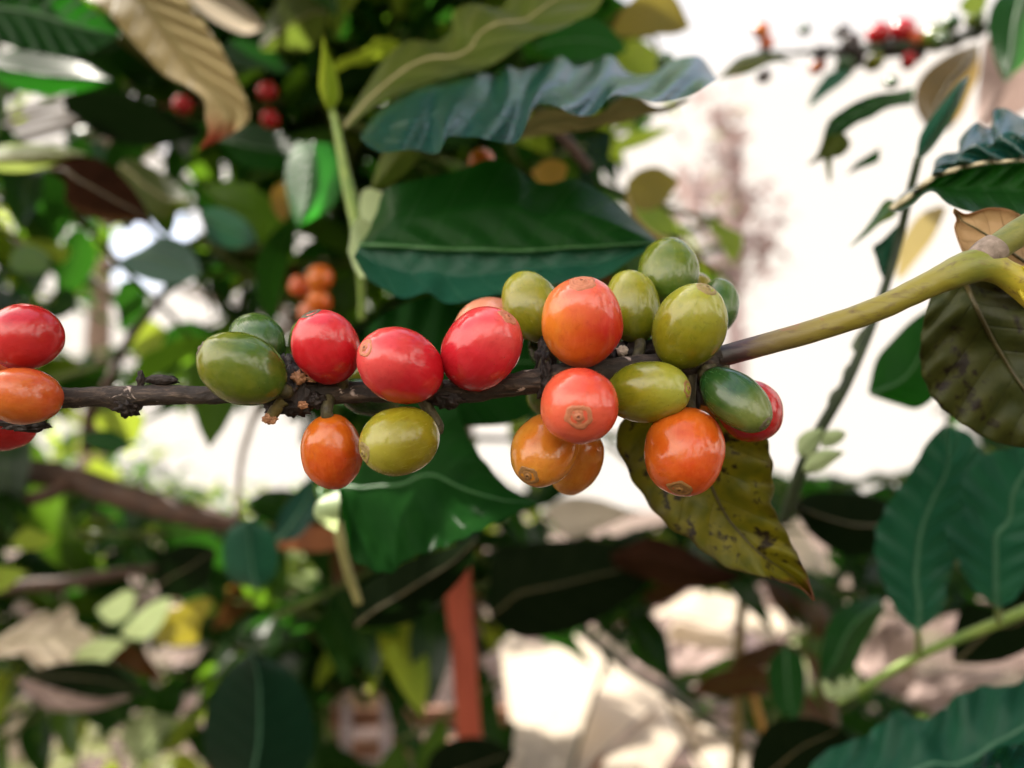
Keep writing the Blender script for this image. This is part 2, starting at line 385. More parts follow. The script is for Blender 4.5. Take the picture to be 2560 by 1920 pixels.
def stem_mat():
    """young wood: dark purple-brown by the fruit, olive and yellow-green outwards, brown streaks"""
    m, nt = new_mat('young_stem')
    out = nd(nt, 'ShaderNodeOutputMaterial'); b = nd(nt, 'ShaderNodeBsdfPrincipled', Roughness=0.42)
    geo = nd(nt, 'ShaderNodeNewGeometry'); p = geo.outputs['Position']
    sx = nd(nt, 'ShaderNodeSeparateXYZ'); ln(nt, p, sx.inputs[0])
    n1 = noise_n(nt, vec_scale(nt, p, (0.35, 1, 1)), 520, 5, 0.65, 0.4)
    n2 = noise_n(nt, p, 160, 4, 0.6, 0.5)
    x0, x1 = at(1790, 900, 0.15).x, at(2560, 650, 0.15).x
    t = math_n(nt, 'DIVIDE', math_n(nt, 'SUBTRACT', sx.outputs[0], x0), x1 - x0)
    t = math_n(nt, 'ADD', t, math_n(nt, 'MULTIPLY', math_n(nt, 'SUBTRACT', n1, 0.5), 0.22))
    col = ramp(nt, t, [(0.0, (0.012, 0.006, 0.006)), (0.085, (0.05, 0.02, 0.02)), (0.17, (0.14, 0.10, 0.03)), (0.36, (0.19, 0.15, 0.02)), (0.70, (0.19, 0.165, 0.015)), (0.84, (0.14, 0.155, 0.02)), (1.0, (0.40, 0.32, 0.02))])
    col = mix_c(nt, math_n(nt, 'MULTIPLY', math_n(nt, 'SUBTRACT', n1, 0.52), 5, clamp=True), col, (0.09, 0.055, 0.02))
    col = mix_c(nt, math_n(nt, 'MULTIPLY', math_n(nt, 'SUBTRACT', n2, 0.64), 12, clamp=True), col, (0.20, 0.06, 0.025))
    ln(nt, col, b.inputs['Base Color'])
    bp = nd(nt, 'ShaderNodeBump', Strength=0.5, Distance=0.0003); ln(nt, n1, bp.inputs['Height']); ln(nt, bp.outputs[0], b.inputs['Normal'])
    ln(nt, b.outputs[0], out.inputs[0]); return m
M['bark'] = bark_mat(); M['stem'] = stem_mat()
BD = 0.1505
BR = [(-260, 1020, 24), (-60, 1004, 26), (148, 997, 26), (250, 992, 26), (318, 996, 33), (370, 988, 27), (520, 988, 23), (640, 985, 24), (700, 985, 31), (745, 978, 38), (800, 982, 31), (900, 982, 25),
      (1010, 981, 25), (1090, 982, 30), (1150, 978, 29), (1250, 966, 28), (1350, 953, 33), (1420, 945, 38), (1520, 930, 33), (1640, 915, 31), (1740, 903, 33), (1800, 890, 28)]
ST = [(1790, 893, 27.5), (1830, 884, 26.5), (1950, 851, 28), (2069, 816, 29), (2200, 770, 30), (2315, 715, 32), (2380, 686, 38), (2430, 666, 42), (2470, 666, 39), (2510, 683, 34), (2550, 708, 36), (2620, 762, 40)]
OUT = [(2450, 652, 30), (2500, 614, 34), (2560, 575, 35), (2680, 500, 35), (2900, 380, 38)]
br = empty('fruiting_branch', at(1280, 965, BD), 'dark woody coffee branch turning yellow-green at right, carrying the sharp cherries', 'branch')
def bark_disp(p, t, a):
    return 1 + 0.13 * noise.noise(p * 420) + 0.13 * noise.noise(Vector((p.x * 150, p.y * 700, p.z * 700))) + 0.05 * noise.noise(p * 1400)
def br_pos(px):
    for (x0, y0, q0), (x1, y1, q1) in zip(BR + ST[1:], (BR + ST[1:])[1:]):
        if x0 <= px <= x1:
            u = (px - x0) / (x1 - x0); return y0 + (y1 - y0) * u
    return BR[0][1]
vs, fs = tube_data([at(x, y, BD) for x, y, r in BR], [r * BD / F for x, y, r in BR], 36, 620, bark_disp)
link('bark', local(br, vs), fs, M['bark'], br)
vs, fs = tube_data([at(x, y, BD) for x, y, r in ST], [r * BD / F for x, y, r in ST], 32, 240, lambda p, t, a: 1 + 0.05 * noise.noise(Vector((p.x * 260, p.y * 600, p.z * 600))))
link('young_stem', local(br, vs), fs, M['stem'], br)
vs, fs = tube_data([at(x, y, BD) for x, y, r in OUT], [r * BD / F for x, y, r in OUT], 32, 90, lambda p, t, a: 1 + 0.05 * noise.noise(p * 300) + (0.07 if t < 0.06 else 0))
M['outer_stem'] = plain_mat('outer_stem', (0.07, 0.085, 0.018), (0.19, 0.18, 0.03), 300, 0.5, 4, 0.5, 0.0004, (0.5, 1, 1), (0.12, 0.07, 0.045), 0.6)
link('outer_stem', local(br, vs), fs, M['outer_stem'], br)
# collar of old scale on the node
vs, fs = tube_data([at(x, y, BD) for x, y in ((2440, 656), (2462, 640), (2490, 619), (2494, 616))], [q * BD / F for q in (33, 37.5, 36.5, 33)], 28, 20, lambda p, t, a: 1 + 0.06 * noise.noise(p * 500) + 0.05 * math.sin(3 * a))
M['scale'] = plain_mat('node_scale', (0.10, 0.075, 0.055), (0.27, 0.21, 0.17), 500, 0.75, 4, 0.6, 0.0004)
link('node_collar', local(br, vs), fs, M['scale'], br)
# rough crusts round the fruiting nodes
M['crust'] = plain_mat('node_crust', (0.006, 0.004, 0.004), (0.03, 0.018, 0.014), 900, 0.6, 5, 0.9, 0.0006, (1, 1, 1), (0.16, 0.07, 0.035), 0.66)
M['chaff'] = plain_mat('dry_chaff', (0.22, 0.085, 0.035), (0.50, 0.26, 0.14), 700, 0.6, 4, 0.7, 0.0005)
def crust(cx, cy, d, rx, ry, rz, mat, seed, name='node_crust', spike=0.55):
    bm = bmesh.new(); bmesh.ops.create_icosphere(bm, subdivisions=4, radius=1.0)
    vs = []
    for v in bm.verts:
        p = v.co; q = p * 2.1 + Vector((seed * 7.3, seed * 3.1, 0))
        k = 1 + spike * noise.noise(q) + spike * 0.6 * noise.noise(q * 2.7) + 0.12 * noise.noise(q * 7)
        k = max(0.35, k); s = d / F
        vs.append(at(cx, cy, d) + cdir(p.x * rx * k, p.y * ry * k, 0) * s + cdir(0, 0, 1) * (p.z * rz * k * s))
    fs = [tuple(x.index for x in f.verts) for f in bm.faces]; bm.free()
    return link(name, local(br, vs), fs, mat, br)
for i, c in enumerate([(738, 975, .149, 44, 62, 36), (715, 930, .1515, 26, 42, 28), (700, 1012, .149, 40, 22, 26), (745, 1016, .148, 34, 18, 22), (790, 1002, .1475, 22, 18, 18),
                       (1118, 1000, .1495, 36, 22, 28), (1365, 905, .153, 26, 60, 26), (1362, 950, .15, 22, 44, 38), (1470, 930, .155, 70, 32, 34), (1530, 905, .157, 24, 42, 28), (1585, 890, .157, 60, 46, 34), (1660, 905, .156, 70, 42, 30),
                       (1735, 955, .157, 24, 62, 30), (1745, 905, .155, 40, 40, 30), (318, 1012, .150, 28, 26, 30), (352, 950, .1505, 9, 22, 8), (60, 1062, .151, 60, 16, 18)]):
    crust(*c, M['crust'], i + 1)
crust(405, 950, .1505, 40, 13, 14, M['crust'], 31, 'dried_bud', 0.25)
crust(747, 943, .1462, 16, 15, 9, M['chaff'], 22, 'dry_scale', 0.5); crust(785, 946, .1466, 20, 9, 7, M['chaff'], 23, 'dry_scale', 0.5); crust(757, 1012, .1455, 12, 9, 8, M['chaff'], 24, 'dry_scale', 0.6)
crust(1556, 877, .1535, 14, 12, 6, plain_mat('pale_scale', (0.5, 0.38, 0.3), (0.7, 0.58, 0.48), 600, 0.7), 28, 'dry_scale', 0.45)
# snapped-off fruit stalk pointing down-left
vs, fs = tube_data([at(x, y, .1475) for x, y in ((712, 1000), (696, 1016), (682, 1036), (676, 1044))], [q * .1475 / F for q in (17, 16, 15, 12)], 18, 20, lambda p, t, a: 1 + 0.12 * noise.noise(p * 700))
link('broken_stalk', local(br, vs), fs, plain_mat('stub', (0.07, 0.06, 0.015), (0.17, 0.13, 0.04), 500, 0.6), br)
crust(675, 1046, .147, 16, 14, 10, M['chaff'], 27, 'broken_end', 0.5)

# ------------------------------------------------------------------ cherries
def fruit_profile(t, a):
    z = math.cos(t); r = math.sin(t)
    r = r ** 0.93 if r > 0 else 0.0
    z = math.copysign(abs(z) ** 1.04, z)
    return r, z * a
def cherry_mesh(a, seed, flat=0.95, furrow=0.02, nth=56, nph=44):
    vs, fs = [], []
    for i in range(nph + 1):
        t = math.pi * i / nph; r, z = fruit_profile(t, a)
        for k in range(nth):
            ph = 2 * math.pi * k / nth
            x, y = r * math.cos(ph), r * math.sin(ph) * flat
            g = 1 - furrow * math.exp(-((math.sin(ph)) / 0.35) ** 2) * r
            p = Vector((x * g, y * g, z))
            p *= 1 + 0.040 * noise.noise(p * 1.1 + Vector((seed * 5.7, 0, seed))) + 0.012 * noise.noise(p * 3.3 + Vector((0, seed * 3.1, 0)))
            vs.append(p)
    for i in range(nph):
        for k in range(nth):
            q = i * nth + k; q2 = i * nth + (k + 1) % nth
            fs.append((q, q + nth, q2 + nth, q2))
    return vs, fs
def scar_mesh(a, seed, flat, size):
    """ringed disc left by the flower on the far end of the fruit"""
    vs, fs = [], []; nr, nth = 12, 36
    for i in range(nr + 1):
        rr = size * i / nr
        for k in range(nth):
            ph = 2 * math.pi * k / nth
            wob = 1 + (0.24 * noise.noise(Vector((math.cos(ph) * 1.6 + seed, math.sin(ph) * 1.6, seed * 2.0))) + 0.10 * noise.noise(Vector((math.cos(ph) * 5 + seed, math.sin(ph) * 5, 1.0)))) * (i / nr)
            x, y = rr * wob * math.cos(ph), rr * wob * math.sin(ph)
            r = math.hypot(x, y / flat); zz = a * math.sqrt(max(0.0, 1 - min(0.97, r ** 2.1)))
            q = rr / size
            h = 0.012 + 0.008 * math.exp(-((q - 0.82) / 0.12) ** 2) - 0.012 * math.exp(-((q - 0.5) / 0.2) ** 2) + 0.03 * math.exp(-((q - 0.16) / 0.09) ** 2) - 0.02 * math.exp(-(q / 0.08) ** 2)
            if i == nr: h = -0.015
            p = Vector((x, y, zz)); k2 = 1 + 0.040 * noise.noise(p * 1.1 + Vector((seed * 5.7, 0, seed)))
            vs.append(p * k2 + Vector((0, 0, h + 0.006 * noise.noise(Vector((x * 14, y * 14, seed))))))
    for i in range(nr):
        for k in range(nth):
            q = i * nth + k; q2 = i * nth + (k + 1) % nth
            fs.append((q, q + nth, q2 + nth, q2))
    return vs, fs

RED = fruit_mat('skin_red', (0.55, 0.012, 0.022), (0.42, 0.006, 0.010), (0.3, 0.5, -0.5), 0.5, 0.1, (0.58, 0.05, 0.06))
REDD = fruit_mat('skin_deep_red', (0.50, 0.022, 0.024), (0.40, 0.008, 0.012), (0, 0, -1), 0.4, 0.0)
ROSE = fruit_mat('skin_rose_red', (0.58, 0.020, 0.035), (0.50, 0.008, 0.014), (0.2, 0.6, -0.6), 0.5, 0.15, (0.62, 0.09, 0.08))
SALM = fruit_mat('skin_salmon', (0.64, 0.12, 0.05), (0.58, 0.025, 0.02), (0.8, 0.2, 0), 0.45, 0.0, (0.62, 0.11, 0.06), streak=0.12)
TWO = fruit_mat('skin_orange_red', (0.66, 0.19, 0.02), (0.58, 0.025, 0.014), (0.9, -0.1, 0.0), 0.8, 0.0, (0.66, 0.13, 0.09), streak=0.12, blotch=1.0)
PALE = fruit_mat('skin_pale_salmon', (0.70, 0.30, 0.18), (0.66, 0.16, 0.09), (0.5, 0.5, 0), 0.4, 0.0)
ORG = fruit_mat('skin_orange', (0.60, 0.16, 0.010), (0.56, 0.06, 0.008), (0.5, 0.3, 0.5), 0.55, 0.0, streak=0.12)
ORGL = fruit_mat('skin_orange_dusky', (0.55, 0.15, 0.02), (0.52, 0.06, 0.02), (0.2, 0.3, -0.4), 0.5, 0.0, streak=0.10)
AMB = fruit_mat('skin_amber', (0.56, 0.25, 0.03), (0.56, 0.14, 0.015), (0.6, 0.4, -0.3), 0.5, 0.0, streak=0.12)
GRN = fruit_mat('skin_green', (0.17, 0.185, 0.014), (0.05, 0.105, 0.010), (0.3, 0.2, -0.5), 0.6, 0.1, None, 0.22, 0.15, 0.08)
DGRN = fruit_mat('skin_dark_green', (0.07, 0.13, 0.02), (0.015, 0.06, 0.012), (0.0, 0.6, -0.4), 0.5, 0.15, (0.12, 0.14, 0.03), 0.24, 0.15, 0.08)
OLV = fruit_mat('skin_olive', (0.25, 0.225, 0.011), (0.095, 0.125, 0.007), (0.2, 0.3, -0.5), 0.6, 0.0, (0.27, 0.28, 0.04), 0.22, 0.15, 0.08)
YEL = fruit_mat('skin_yellow_green', (0.28, 0.26, 0.016), (0.20, 0.15, 0.005), (0.4, -0.6, -0.2), 0.6, 0.0, (0.30, 0.28, 0.04), 0.24, 0.15, 0.08)
S_RED = scar_mat('scar_tan', (0.27, 0.075, 0.032), (0.50, 0.18, 0.085))
S_GRN = scar_mat('scar_olive', (0.12, 0.085, 0.025), (0.30, 0.22, 0.07))
S_DRK = scar_mat('scar_dark', (0.03, 0.025, 0.015), (0.13, 0.10, 0.05))
S_AMB = scar_mat('scar_brown', (0.13, 0.06, 0.015), (0.32, 0.15, 0.04))
STK = plain_mat('fruit_stalk', (0.025, 0.02, 0.01), (0.09, 0.075, 0.03), 500, 0.6)
FG = 'coffee cherries on the sharp front branch'
cherry_n = 0
# cx, cy, half-length px, half-width px, depth, scar offset (dx, dy), facing (+1 camera, -1 away), skin, scar, scar size, label
CH = [
 (62, 842, 90, 86, .147, (-40, 25), 1, REDD, S_DRK, .0, 'red cherry with a dark crease, top one at the left edge of the picture'),
 (60, 990, 91, 72, .1425, (-56, -12), 1, ORGL, S_DRK, .26, 'orange-red cherry lying sideways under the creased red one at the left edge'),
 (-6, 1050, 92, 76, .160, (50, 40), -1, REDD, S_RED, .0, 'half hidden red cherry, lowest one at the left edge'),
 (-34, 915, 66, 56, .162, (10, 40), -1, ORG, S_RED, .0, 'sliver of orange cherry between two red ones at the left edge'),
 (606, 923, 113, 90, .1425, (-94, -52), 1, GRN, S_DRK, .24, 'green cherry with dark tip scar left of the crusty node, overlapping another green one'),
 (642, 852, 90, 68, .1585, (-50, -42), -1, DGRN, S_DRK, .0, 'green cherry half hidden behind the green one with a dark scar'),
 (816, 868, 96, 85, .1465, (-30, -84), 1, RED, S_DRK, .30, 'deep red cherry sitting on the crusty node, dark scar on its top left'),
 (789, 856, 76, 66, .1615, (-20, -50), -1, GRN, S_GRN, .0, 'sliver of pale green cherry peeping out left of the deep red one'),
 (1003, 915, 118, 93, .1425, (-76, -42), 1, ROSE, S_RED, .27, 'glossy rose red cherry with a tan ringed scar, middle of the three red ones'),
 (1203, 873, 116, 97, .146, (68, -76), 1, ROSE, S_RED, .27, 'large red cherry leaning right, its scar at the upper right beside the olive one'),
 (1221, 834, 108, 90, .1625, (30, -60), -1, PALE, S_RED, .0, 'pale salmon cherry mostly hidden behind the large red one'),
 (905, 938, 50, 44, .163, (0, -30), -1, OLV, S_GRN, .0, 'small pale olive cherry glimpsed between two red ones above the branch'),
 (1330, 766, 98, 74, .157, (-38, -80), -1, OLV, S_GRN, .0, 'smooth olive cherry tilted left, behind the tall orange-red one'),
 (1454, 806, 119, 104, .1455, (-6, -94), 1, TWO, S_RED, .33, 'tall cherry half orange half red with a pinkish scar on its top'),
 (1368, 868, 62, 50, .166, (0, 40), -1, DGRN, S_DRK, .0, 'dark green cherry in deep shadow under the olive one'),
 (1582, 766, 98, 70, .157, (-10, -90), -1, OLV, S_GRN, .0, 'olive green cherry standing between the orange-red one and two bigger green ones'),
 (1671, 682, 96, 77, .164, (6, -80), -1, GRN, S_GRN, .0, 'plain green cherry, topmost of the cluster'),
 (1724, 818, 112, 92, .146, (29, -90), 1, OLV, S_GRN, .29, 'big yellow-green cherry with a straw ringed scar on top, right side of cluster'),
 (1796, 765, 76, 50, .165, (16, -66), -1, DGRN, S_DRK, .0, 'small dark green cherry behind the big yellow-green one, farthest right of the upper row'),
 (1742, 722, 50, 40, .171, (0, -30), -1, YEL, S_GRN, .0, 'pale yellow-green cherry barely showing between two green ones at the top'),
 (1449, 1013, 108, 100, .1375, (-11, 26), 1, SALM, S_RED, .34, 'round salmon red cherry facing the camera with a ringed scar on its face'),
 (1617, 980, 112, 81, .146, (92, -10), 1, OLV, S_AMB, .27, 'olive cherry lying sideways with a brown scar at its right end'),
 (1362, 1124, 112, 83, .1475, (-45, 58), 1, AMB, S_AMB, .33, 'amber cherry hanging low left of the cluster with a brown scar'),
 (1441, 1158, 92, 62, .1605, (-34, 74), -1, AMB, S_AMB, .0, 'second amber cherry tucked behind the low hanging amber one'),
 (1711, 1128, 116, 103, .1445, (-27, 88), 1, ORG, S_AMB, .30, 'big orange cherry at the cluster bottom with a dark ringed scar below'),
 (1838, 997, 112, 66, .1425, (54, 62), 1, DGRN, S_DRK, .30, 'long dark green cherry pointing down right in front of a red one'),
 (1876, 1028, 94, 78, .158, (60, 20), -1, RED, S_RED, .0, 'bright red cherry behind the long dark green one'),
 (830, 1130, 97, 78, .149, (6, 93), -1, ORG, S_RED, .0, 'orange cherry hanging alone by its stalk below the crusty node'),
 (1000, 1102, 105, 90, .1435, (-80, 26), 1, YEL, S_GRN, .30, 'yellow-green cherry with a ringed scar, beside the lone hanging orange one'),
 (926, 990, 84, 52, .1625, (60, 10), -1, DGRN, S_DRK, .0, 'dark green cherry half hidden under the branch above the yellow-green one'),
 (1364, 988, 60, 50, .166, (0, 40), -1, GRN, S_GRN, .0, 'sliver of grey-green cherry under the branch left of the salmon one'),
 (1752, 1030, 50, 40, .163, (0, 30), -1, AMB, S_AMB, .0, 'tiny glimpse of amber cherry between the big orange and the long dark green one'),
]
def cherry(cx, cy, a, b, d, so_, face, skin, scarm, ssize, label, group=FG, seed=None, branch=True, name='coffee_cherry'):
    global cherry_n
    cherry_n += 1; seed = seed or cherry_n * 1.37
    ux, uy = so_[0] / a, so_[1] / a
    uz = math.sqrt(max(0.02, 1 - min(0.98, ux * ux + uy * uy))) * face
    z = cdir(ux, uy, uz).normalized()
    x = cdir(1, 0, 0); x = (x - z * x.dot(z))
    if x.length < 0.3: x = cdir(0, 1, 0); x = x - z * x.dot(z)
    x.normalize(); y = z.cross(x)
    s = b * d / F; asp = a / b
    flat = 0.94 + 0.05 * random.random()
    vs, fs = cherry_mesh(asp, seed, flat, 0.012 + 0.02 * random.random())
    o = link(name, vs, fs, skin)
    mw = Matrix((x, y, z)).transposed().to_4x4(); mw = Matrix.Translation(at(cx, cy, d)) @ mw @ Matrix.Scale(s, 4)
    o.matrix_basis = mw
    tag(o, label, 'coffee cherry', group)
    if ssize:
        sv, sf = scar_mesh(asp, seed, flat, ssize); link('blossom_scar', sv, sf, scarm, o)
    if branch:
        tx = min(max(cx - so_[0] * 0.6, -200), 1800)
        tgt = at(tx, br_pos(tx), BD); st = mw @ Vector((0, 0, -asp * 0.97))
        midp = st + (st - mw.translation).normalized() * 0.0012
        if (tgt - st).length < 0.022 and cx > 100:
            tv, tf = tube_data([st + (mw.translation - st) * 0.05, midp, midp.lerp(tgt, 0.6), tgt], [0.0012, 0.0011, 0.0012, 0.0015], 12, 14)
            link('fruit_stalk', local(o, tv), tf, STK, o)
    return o
for c in CH: cherry(*c)

# ================================================================== LEAVES NEAR THE BRANCH
DK = leaf_mat('leaf_dark_green', (0.006, 0.038, 0.007), (0.011, 0.058, 0.010), (0.03, 0.26, 0.012), (0.03, 0.11, 0.025), 0.3, 0.42, veinf=0.35, spec=0.15)
DKM = leaf_mat('leaf_dark_green_matte', (0.007, 0.036, 0.007), (0.012, 0.055, 0.010), (0.015, 0.13, 0.010), (0.015, 0.065, 0.014), 0.16, matte=True, gloss=.001)
GL = leaf_mat('leaf_glossy_sky_teal', (0.006, 0.062, 0.055), (0.010, 0.08, 0.065), (0.04, 0.24, 0.06), (0.03, 0.11, 0.07), 0.2, 0.27, veinf=0.3, spec=0.6, ior=1.45)  # teal base stands in for blue sky sheen, on top of real gloss
MD = leaf_mat('leaf_mid_green', (0.03, 0.10, 0.014), (0.05, 0.13, 0.02), (0.28, 0.48, 0.05), (0.20, 0.25, 0.08), 0.4, 0.42, veinf=0.5)
OL = leaf_mat('leaf_olive', (0.055, 0.085, 0.014), (0.09, 0.11, 0.022), (0.30, 0.42, 0.05), (0.24, 0.23, 0.08), 0.35, 0.5, veinf=0.6, spec=.25)
TN = leaf_mat('leaf_tan_underside', (0.22, 0.17, 0.075), (0.32, 0.25, 0.12), (0.5, 0.4, 0.15), (0.25, 0.2, 0.1), 0.35, 0.6, veinf=0.4)
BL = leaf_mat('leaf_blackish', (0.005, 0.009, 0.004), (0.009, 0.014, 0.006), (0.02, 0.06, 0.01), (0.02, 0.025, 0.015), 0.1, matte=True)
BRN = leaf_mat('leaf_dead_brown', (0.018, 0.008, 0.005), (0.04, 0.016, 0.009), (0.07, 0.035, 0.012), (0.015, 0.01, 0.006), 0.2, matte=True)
YL = leaf_mat('leaf_lit_yellow_green', (0.16, 0.24, 0.03), (0.24, 0.32, 0.045), (0.62, 0.78, 0.06), (0.4, 0.45, 0.1), 0.5, 0.4)
PG = leaf_mat('leaf_pale_green', (0.30, 0.40, 0.20), (0.42, 0.50, 0.28), (0.55, 0.65, 0.3), (0.3, 0.38, 0.16), 0.4, 0.45)
WH = leaf_mat('leaf_bleached_sunlit', (0.46, 0.39, 0.31), (0.58, 0.50, 0.41), (0.7, 0.6, 0.46), (0.42, 0.34, 0.22), 0.4, 0.6)  # dry leaf bleaching; also paints sunlight on the low left leaf
LIT = leaf_mat('litter_brown', (0.05, 0.03, 0.022), (0.12, 0.08, 0.065), (0.2, 0.12, 0.1), (0.08, 0.05, 0.04), 0.2, matte=True)
MAUVE = leaf_mat('leaf_dry_mauve', (0.24, 0.17, 0.155), (0.38, 0.29, 0.26), (0.4, 0.28, 0.24), (0.2, 0.14, 0.13), 0.25, 0.7)
OCH = leaf_mat('leaf_ochre', (0.14, 0.085, 0.012), (0.22, 0.13, 0.02), (0.6, 0.36, 0.05), (0.2, 0.13, 0.03), 0.4, 0.5)
TEAL = leaf_mat('leaf_painted_teal_sheen', (0.014, 0.085, 0.055), (0.024, 0.115, 0.07), (0.04, 0.24, 0.07), (0.05, 0.15, 0.09), 0.2, 0.32, veinf=0.4, spec=0.28)  # teal base puts sky sheen into the leaf colour
SICK = leaf_mat('leaf_yellowing_spotted', (0.055, 0.075, 0.007), (0.26, 0.22, 0.012), (0.55, 0.48, 0.03), (0.07, 0.06, 0.01), 0.40, 0.42, 0.46, (0.03, 0.02, 0.010), 8, 0.5,
                edge=(0.035, 0.022, 0.012), tipc=(0.14, 0.04, 0.015, 0.88), scale=170.0, bump=0.4)
BLOT = leaf_mat('leaf_dark_blotched', (0.035, 0.052, 0.009), (0.105, 0.11, 0.018), (0.14, 0.16, 0.02), (0.012, 0.018, 0.005), 0.25, 0.5, 0.45, (0.014, 0.009, 0.005), 9, 0.5, scale=110.0, bump=0.4)
DRY = leaf_mat('leaf_dry_tan', (0.36, 0.22, 0.10), (0.52, 0.36, 0.19), (0.6, 0.4, 0.18), (0.26, 0.14, 0.06), 0.35, 0.55, 0.30, (0.12, 0.05, 0.02), 8, 0.4, edge=(0.16, 0.07, 0.025), scale=90.0)
YPET = leaf_mat('leaf_yellow', (0.42, 0.36, 0.03), (0.58, 0.47, 0.04), (0.8, 0.65, 0.06), (0.5, 0.45, 0.1), 0.35, 0.35, veinf=0.2)
RIB = plain_mat('leaf_rib', (0.02, 0.09, 0.02), (0.04, 0.12, 0.03), 200, 0.45)
RIBP = plain_mat('pale_rib', (0.24, 0.21, 0.09), (0.32, 0.28, 0.14), 200, 0.5)
RIBB = plain_mat('blue_green_rib', (0.04, 0.13, 0.07), (0.07, 0.17, 0.10), 200, 0.45)
RIBD = plain_mat('dark_rib', (0.04, 0.035, 0.015), (0.09, 0.07, 0.02), 200, 0.5)
TWG = plain_mat('green_twig', (0.10, 0.17, 0.03), (0.20, 0.27, 0.05), 160, 0.45)
TWD = plain_mat('dark_twig', (0.012, 0.022, 0.010), (0.035, 0.055, 0.02), 160, 0.6)
TWB = plain_mat('brown_twig', (0.022, 0.010, 0.006), (0.065, 0.028, 0.013), 120, 0.7)

# in-focus leaves of the branch itself
leaf('yellowing coffee leaf with brown spots and a burnt brown tip hanging below the cherries',
     [(1716, 985), (1600, 1020), (1541, 1085), (1577, 1192), (1661, 1307), (1724, 1349), (1798, 1407), (1850, 1428), (1934, 1449), (2000, 1470), (2034, 1501)],
     [(1722, 985), (1850, 1030), (1918, 1102), (1934, 1223), (1928, 1262), (1950, 1302), (1972, 1345), (2008, 1417), (2022, 1452), (2036, 1501)],
     .166, .176, SICK, fold=-.004, bend=.006, ripple=.0009, nv=8, n=80, m=30, midrib=RIBD, rib_r=.0005, scallop=3, nsc=11, thick=.0003, jitter=.003)
leaf('large dark olive leaf with brown blotches hanging under the yellow-green stem at the right edge',
     [(2400, 672), (2345, 705), (2318, 770), (2303, 840), (2301, 900), (2311, 952), (2343, 1009), (2397, 1054), (2458, 1092), (2520, 1112), (2640, 1130)],
     [(2410, 668), (2490, 690), (2600, 740), (2680, 800), (2720, 860), (2740, 920), (2740, 980), (2730, 1030), (2710, 1080), (2690, 1110), (2650, 1131)],
     .165, .170, BLOT, fold=.003, bend=.004, ripple=.0010, nv=9, n=70, m=30, midrib=RIBD, rib_r=.0005, scallop=2, thick=.0003, jitter=.003)
leaf('curled dry tan leaf with dark brown rim behind the node of the yellow-green stem',
     [(2660, 770), (2560, 742), (2500, 715), (2450, 690), (2420, 650), (2405, 624), (2392, 590), (2387, 566), (2393, 548), (2384, 530)],
     [(2680, 700), (2640, 640), (2600, 585), (2570, 555), (2545, 533), (2510, 521), (2470, 520), (2440, 530), (2412, 536), (2385, 522)],
     .172, .164, DRY, bend=-.005, fold=.003, curl=-.003, n=50, m=24, midrib=RIBD, rib_r=.0004, thick=.0003, jitter=.004)
leaf('bright yellow leaf base leaving the stem node at the right edge',
     [(2540, 690), (2560, 668), (2590, 690), (2640, 730), (2760, 850)],
     [(2540, 712), (2556, 742), (2572, 765), (2595, 800), (2640, 904)],
     .1515, .143, YPET, name='coffee_leaf', curl=-.002, bend=-.001, n=60, m=24, midrib=plain_mat('yellow_rib', (0.5, 0.45, 0.08), (0.62, 0.55, 0.14), 200, 0.4), rib_r=.0008, thick=.0006)

# large leaves close behind
leaf('rippled glossy leaf with blue sky sheen painted in, across the upper middle of the picture',
     pts(r2, (300, 690), (390, 560), (600, 425), (850, 372), (960, 372), (1030, 325), (1100, 352), (1200, 330), (1310, 283), (1380, 335), (1470, 315), (1560, 278), (1650, 365), (1760, 370), (1860, 310), (1940, 285), (2020, 292), (2094, 395)),
     pts(r2, (300, 700), (400, 765), (560, 752), (690, 772), (740, 688), (830, 688), (900, 692), (1050, 722), (1110, 690), (1185, 530), (1290, 535), (1380, 578), (1480, 572), (1570, 482), (1690, 490), (1800, 515), (1950, 485), (2094, 400)),
     .245, .225, GL, dside=(.045, -.035), ripple=.0095, nv=8.2, skew=1.0, half=True, n=130, m=30)
leaf('pale tan underside of a leaf just below the rippled blue-sheen leaf',
     pts(r2, (1100, 660), (1190, 560), (1300, 545), (1400, 575), (1500, 575), (1600, 500), (1700, 495), (1800, 540), (1950, 500)),
     pts(r2, (1105, 700), (1200, 685), (1320, 672), (1430, 655), (1540, 630), (1640, 610), (1720, 580), (1850, 560), (1960, 505)), .262, .25, TN, ripple=.001, nv=6, n=40, m=12, midrib=RIBP, rib_r=.0004)
leaf('broad olive leaf with pale vein stripes slanting up to the top edge',
     pts(r2, (210, 640), (330, 440), (450, 270), (560, 200), (680, 212), (760, 150), (770, 60), (870, 15), (1000, 40), (1080, -40), (1250, -160), (1500, -260)),
     pts(r2, (230, 650), (400, 520), (600, 432), (800, 372), (950, 335), (1150, 205), (1300, 150), (1400, 100), (1480, 60), (1530, -20), (1560, -120), (1510, -255)),
     .30, .27, OL, dside=(.02, -.01), fold=-.006, ripple=.0020, nv=7, n=80, m=20, midrib=RIBP, rib_r=.0006)
leaf('big dark green leaf with upturned lower half behind the green cherries',
     pts(r2, (300, 1225), (380, 1080), (430, 955), (600, 900), (750, 868), (850, 835), (950, 802), (1070, 822), (1150, 900), (1250, 925), (1380, 898), (1500, 958), (1600, 1030), (1700, 1120), (1790, 1200)),
     pts(r2, (300, 1232), (340, 1234), (440, 1236), (600, 1245), (750, 1255), (900, 1255), (1050, 1262), (1200, 1258), (1350, 1245), (1500, 1240), (1600, 1232), (1720, 1225), (1790, 1222)),
     .235, .220, DK, dside=(.018, -.004), ripple=.0009, nv=6, skew=0.9, n=90, m=20, uvr=(0, .5), ribcol=20, midrib=RIB, rib_r=.0006)
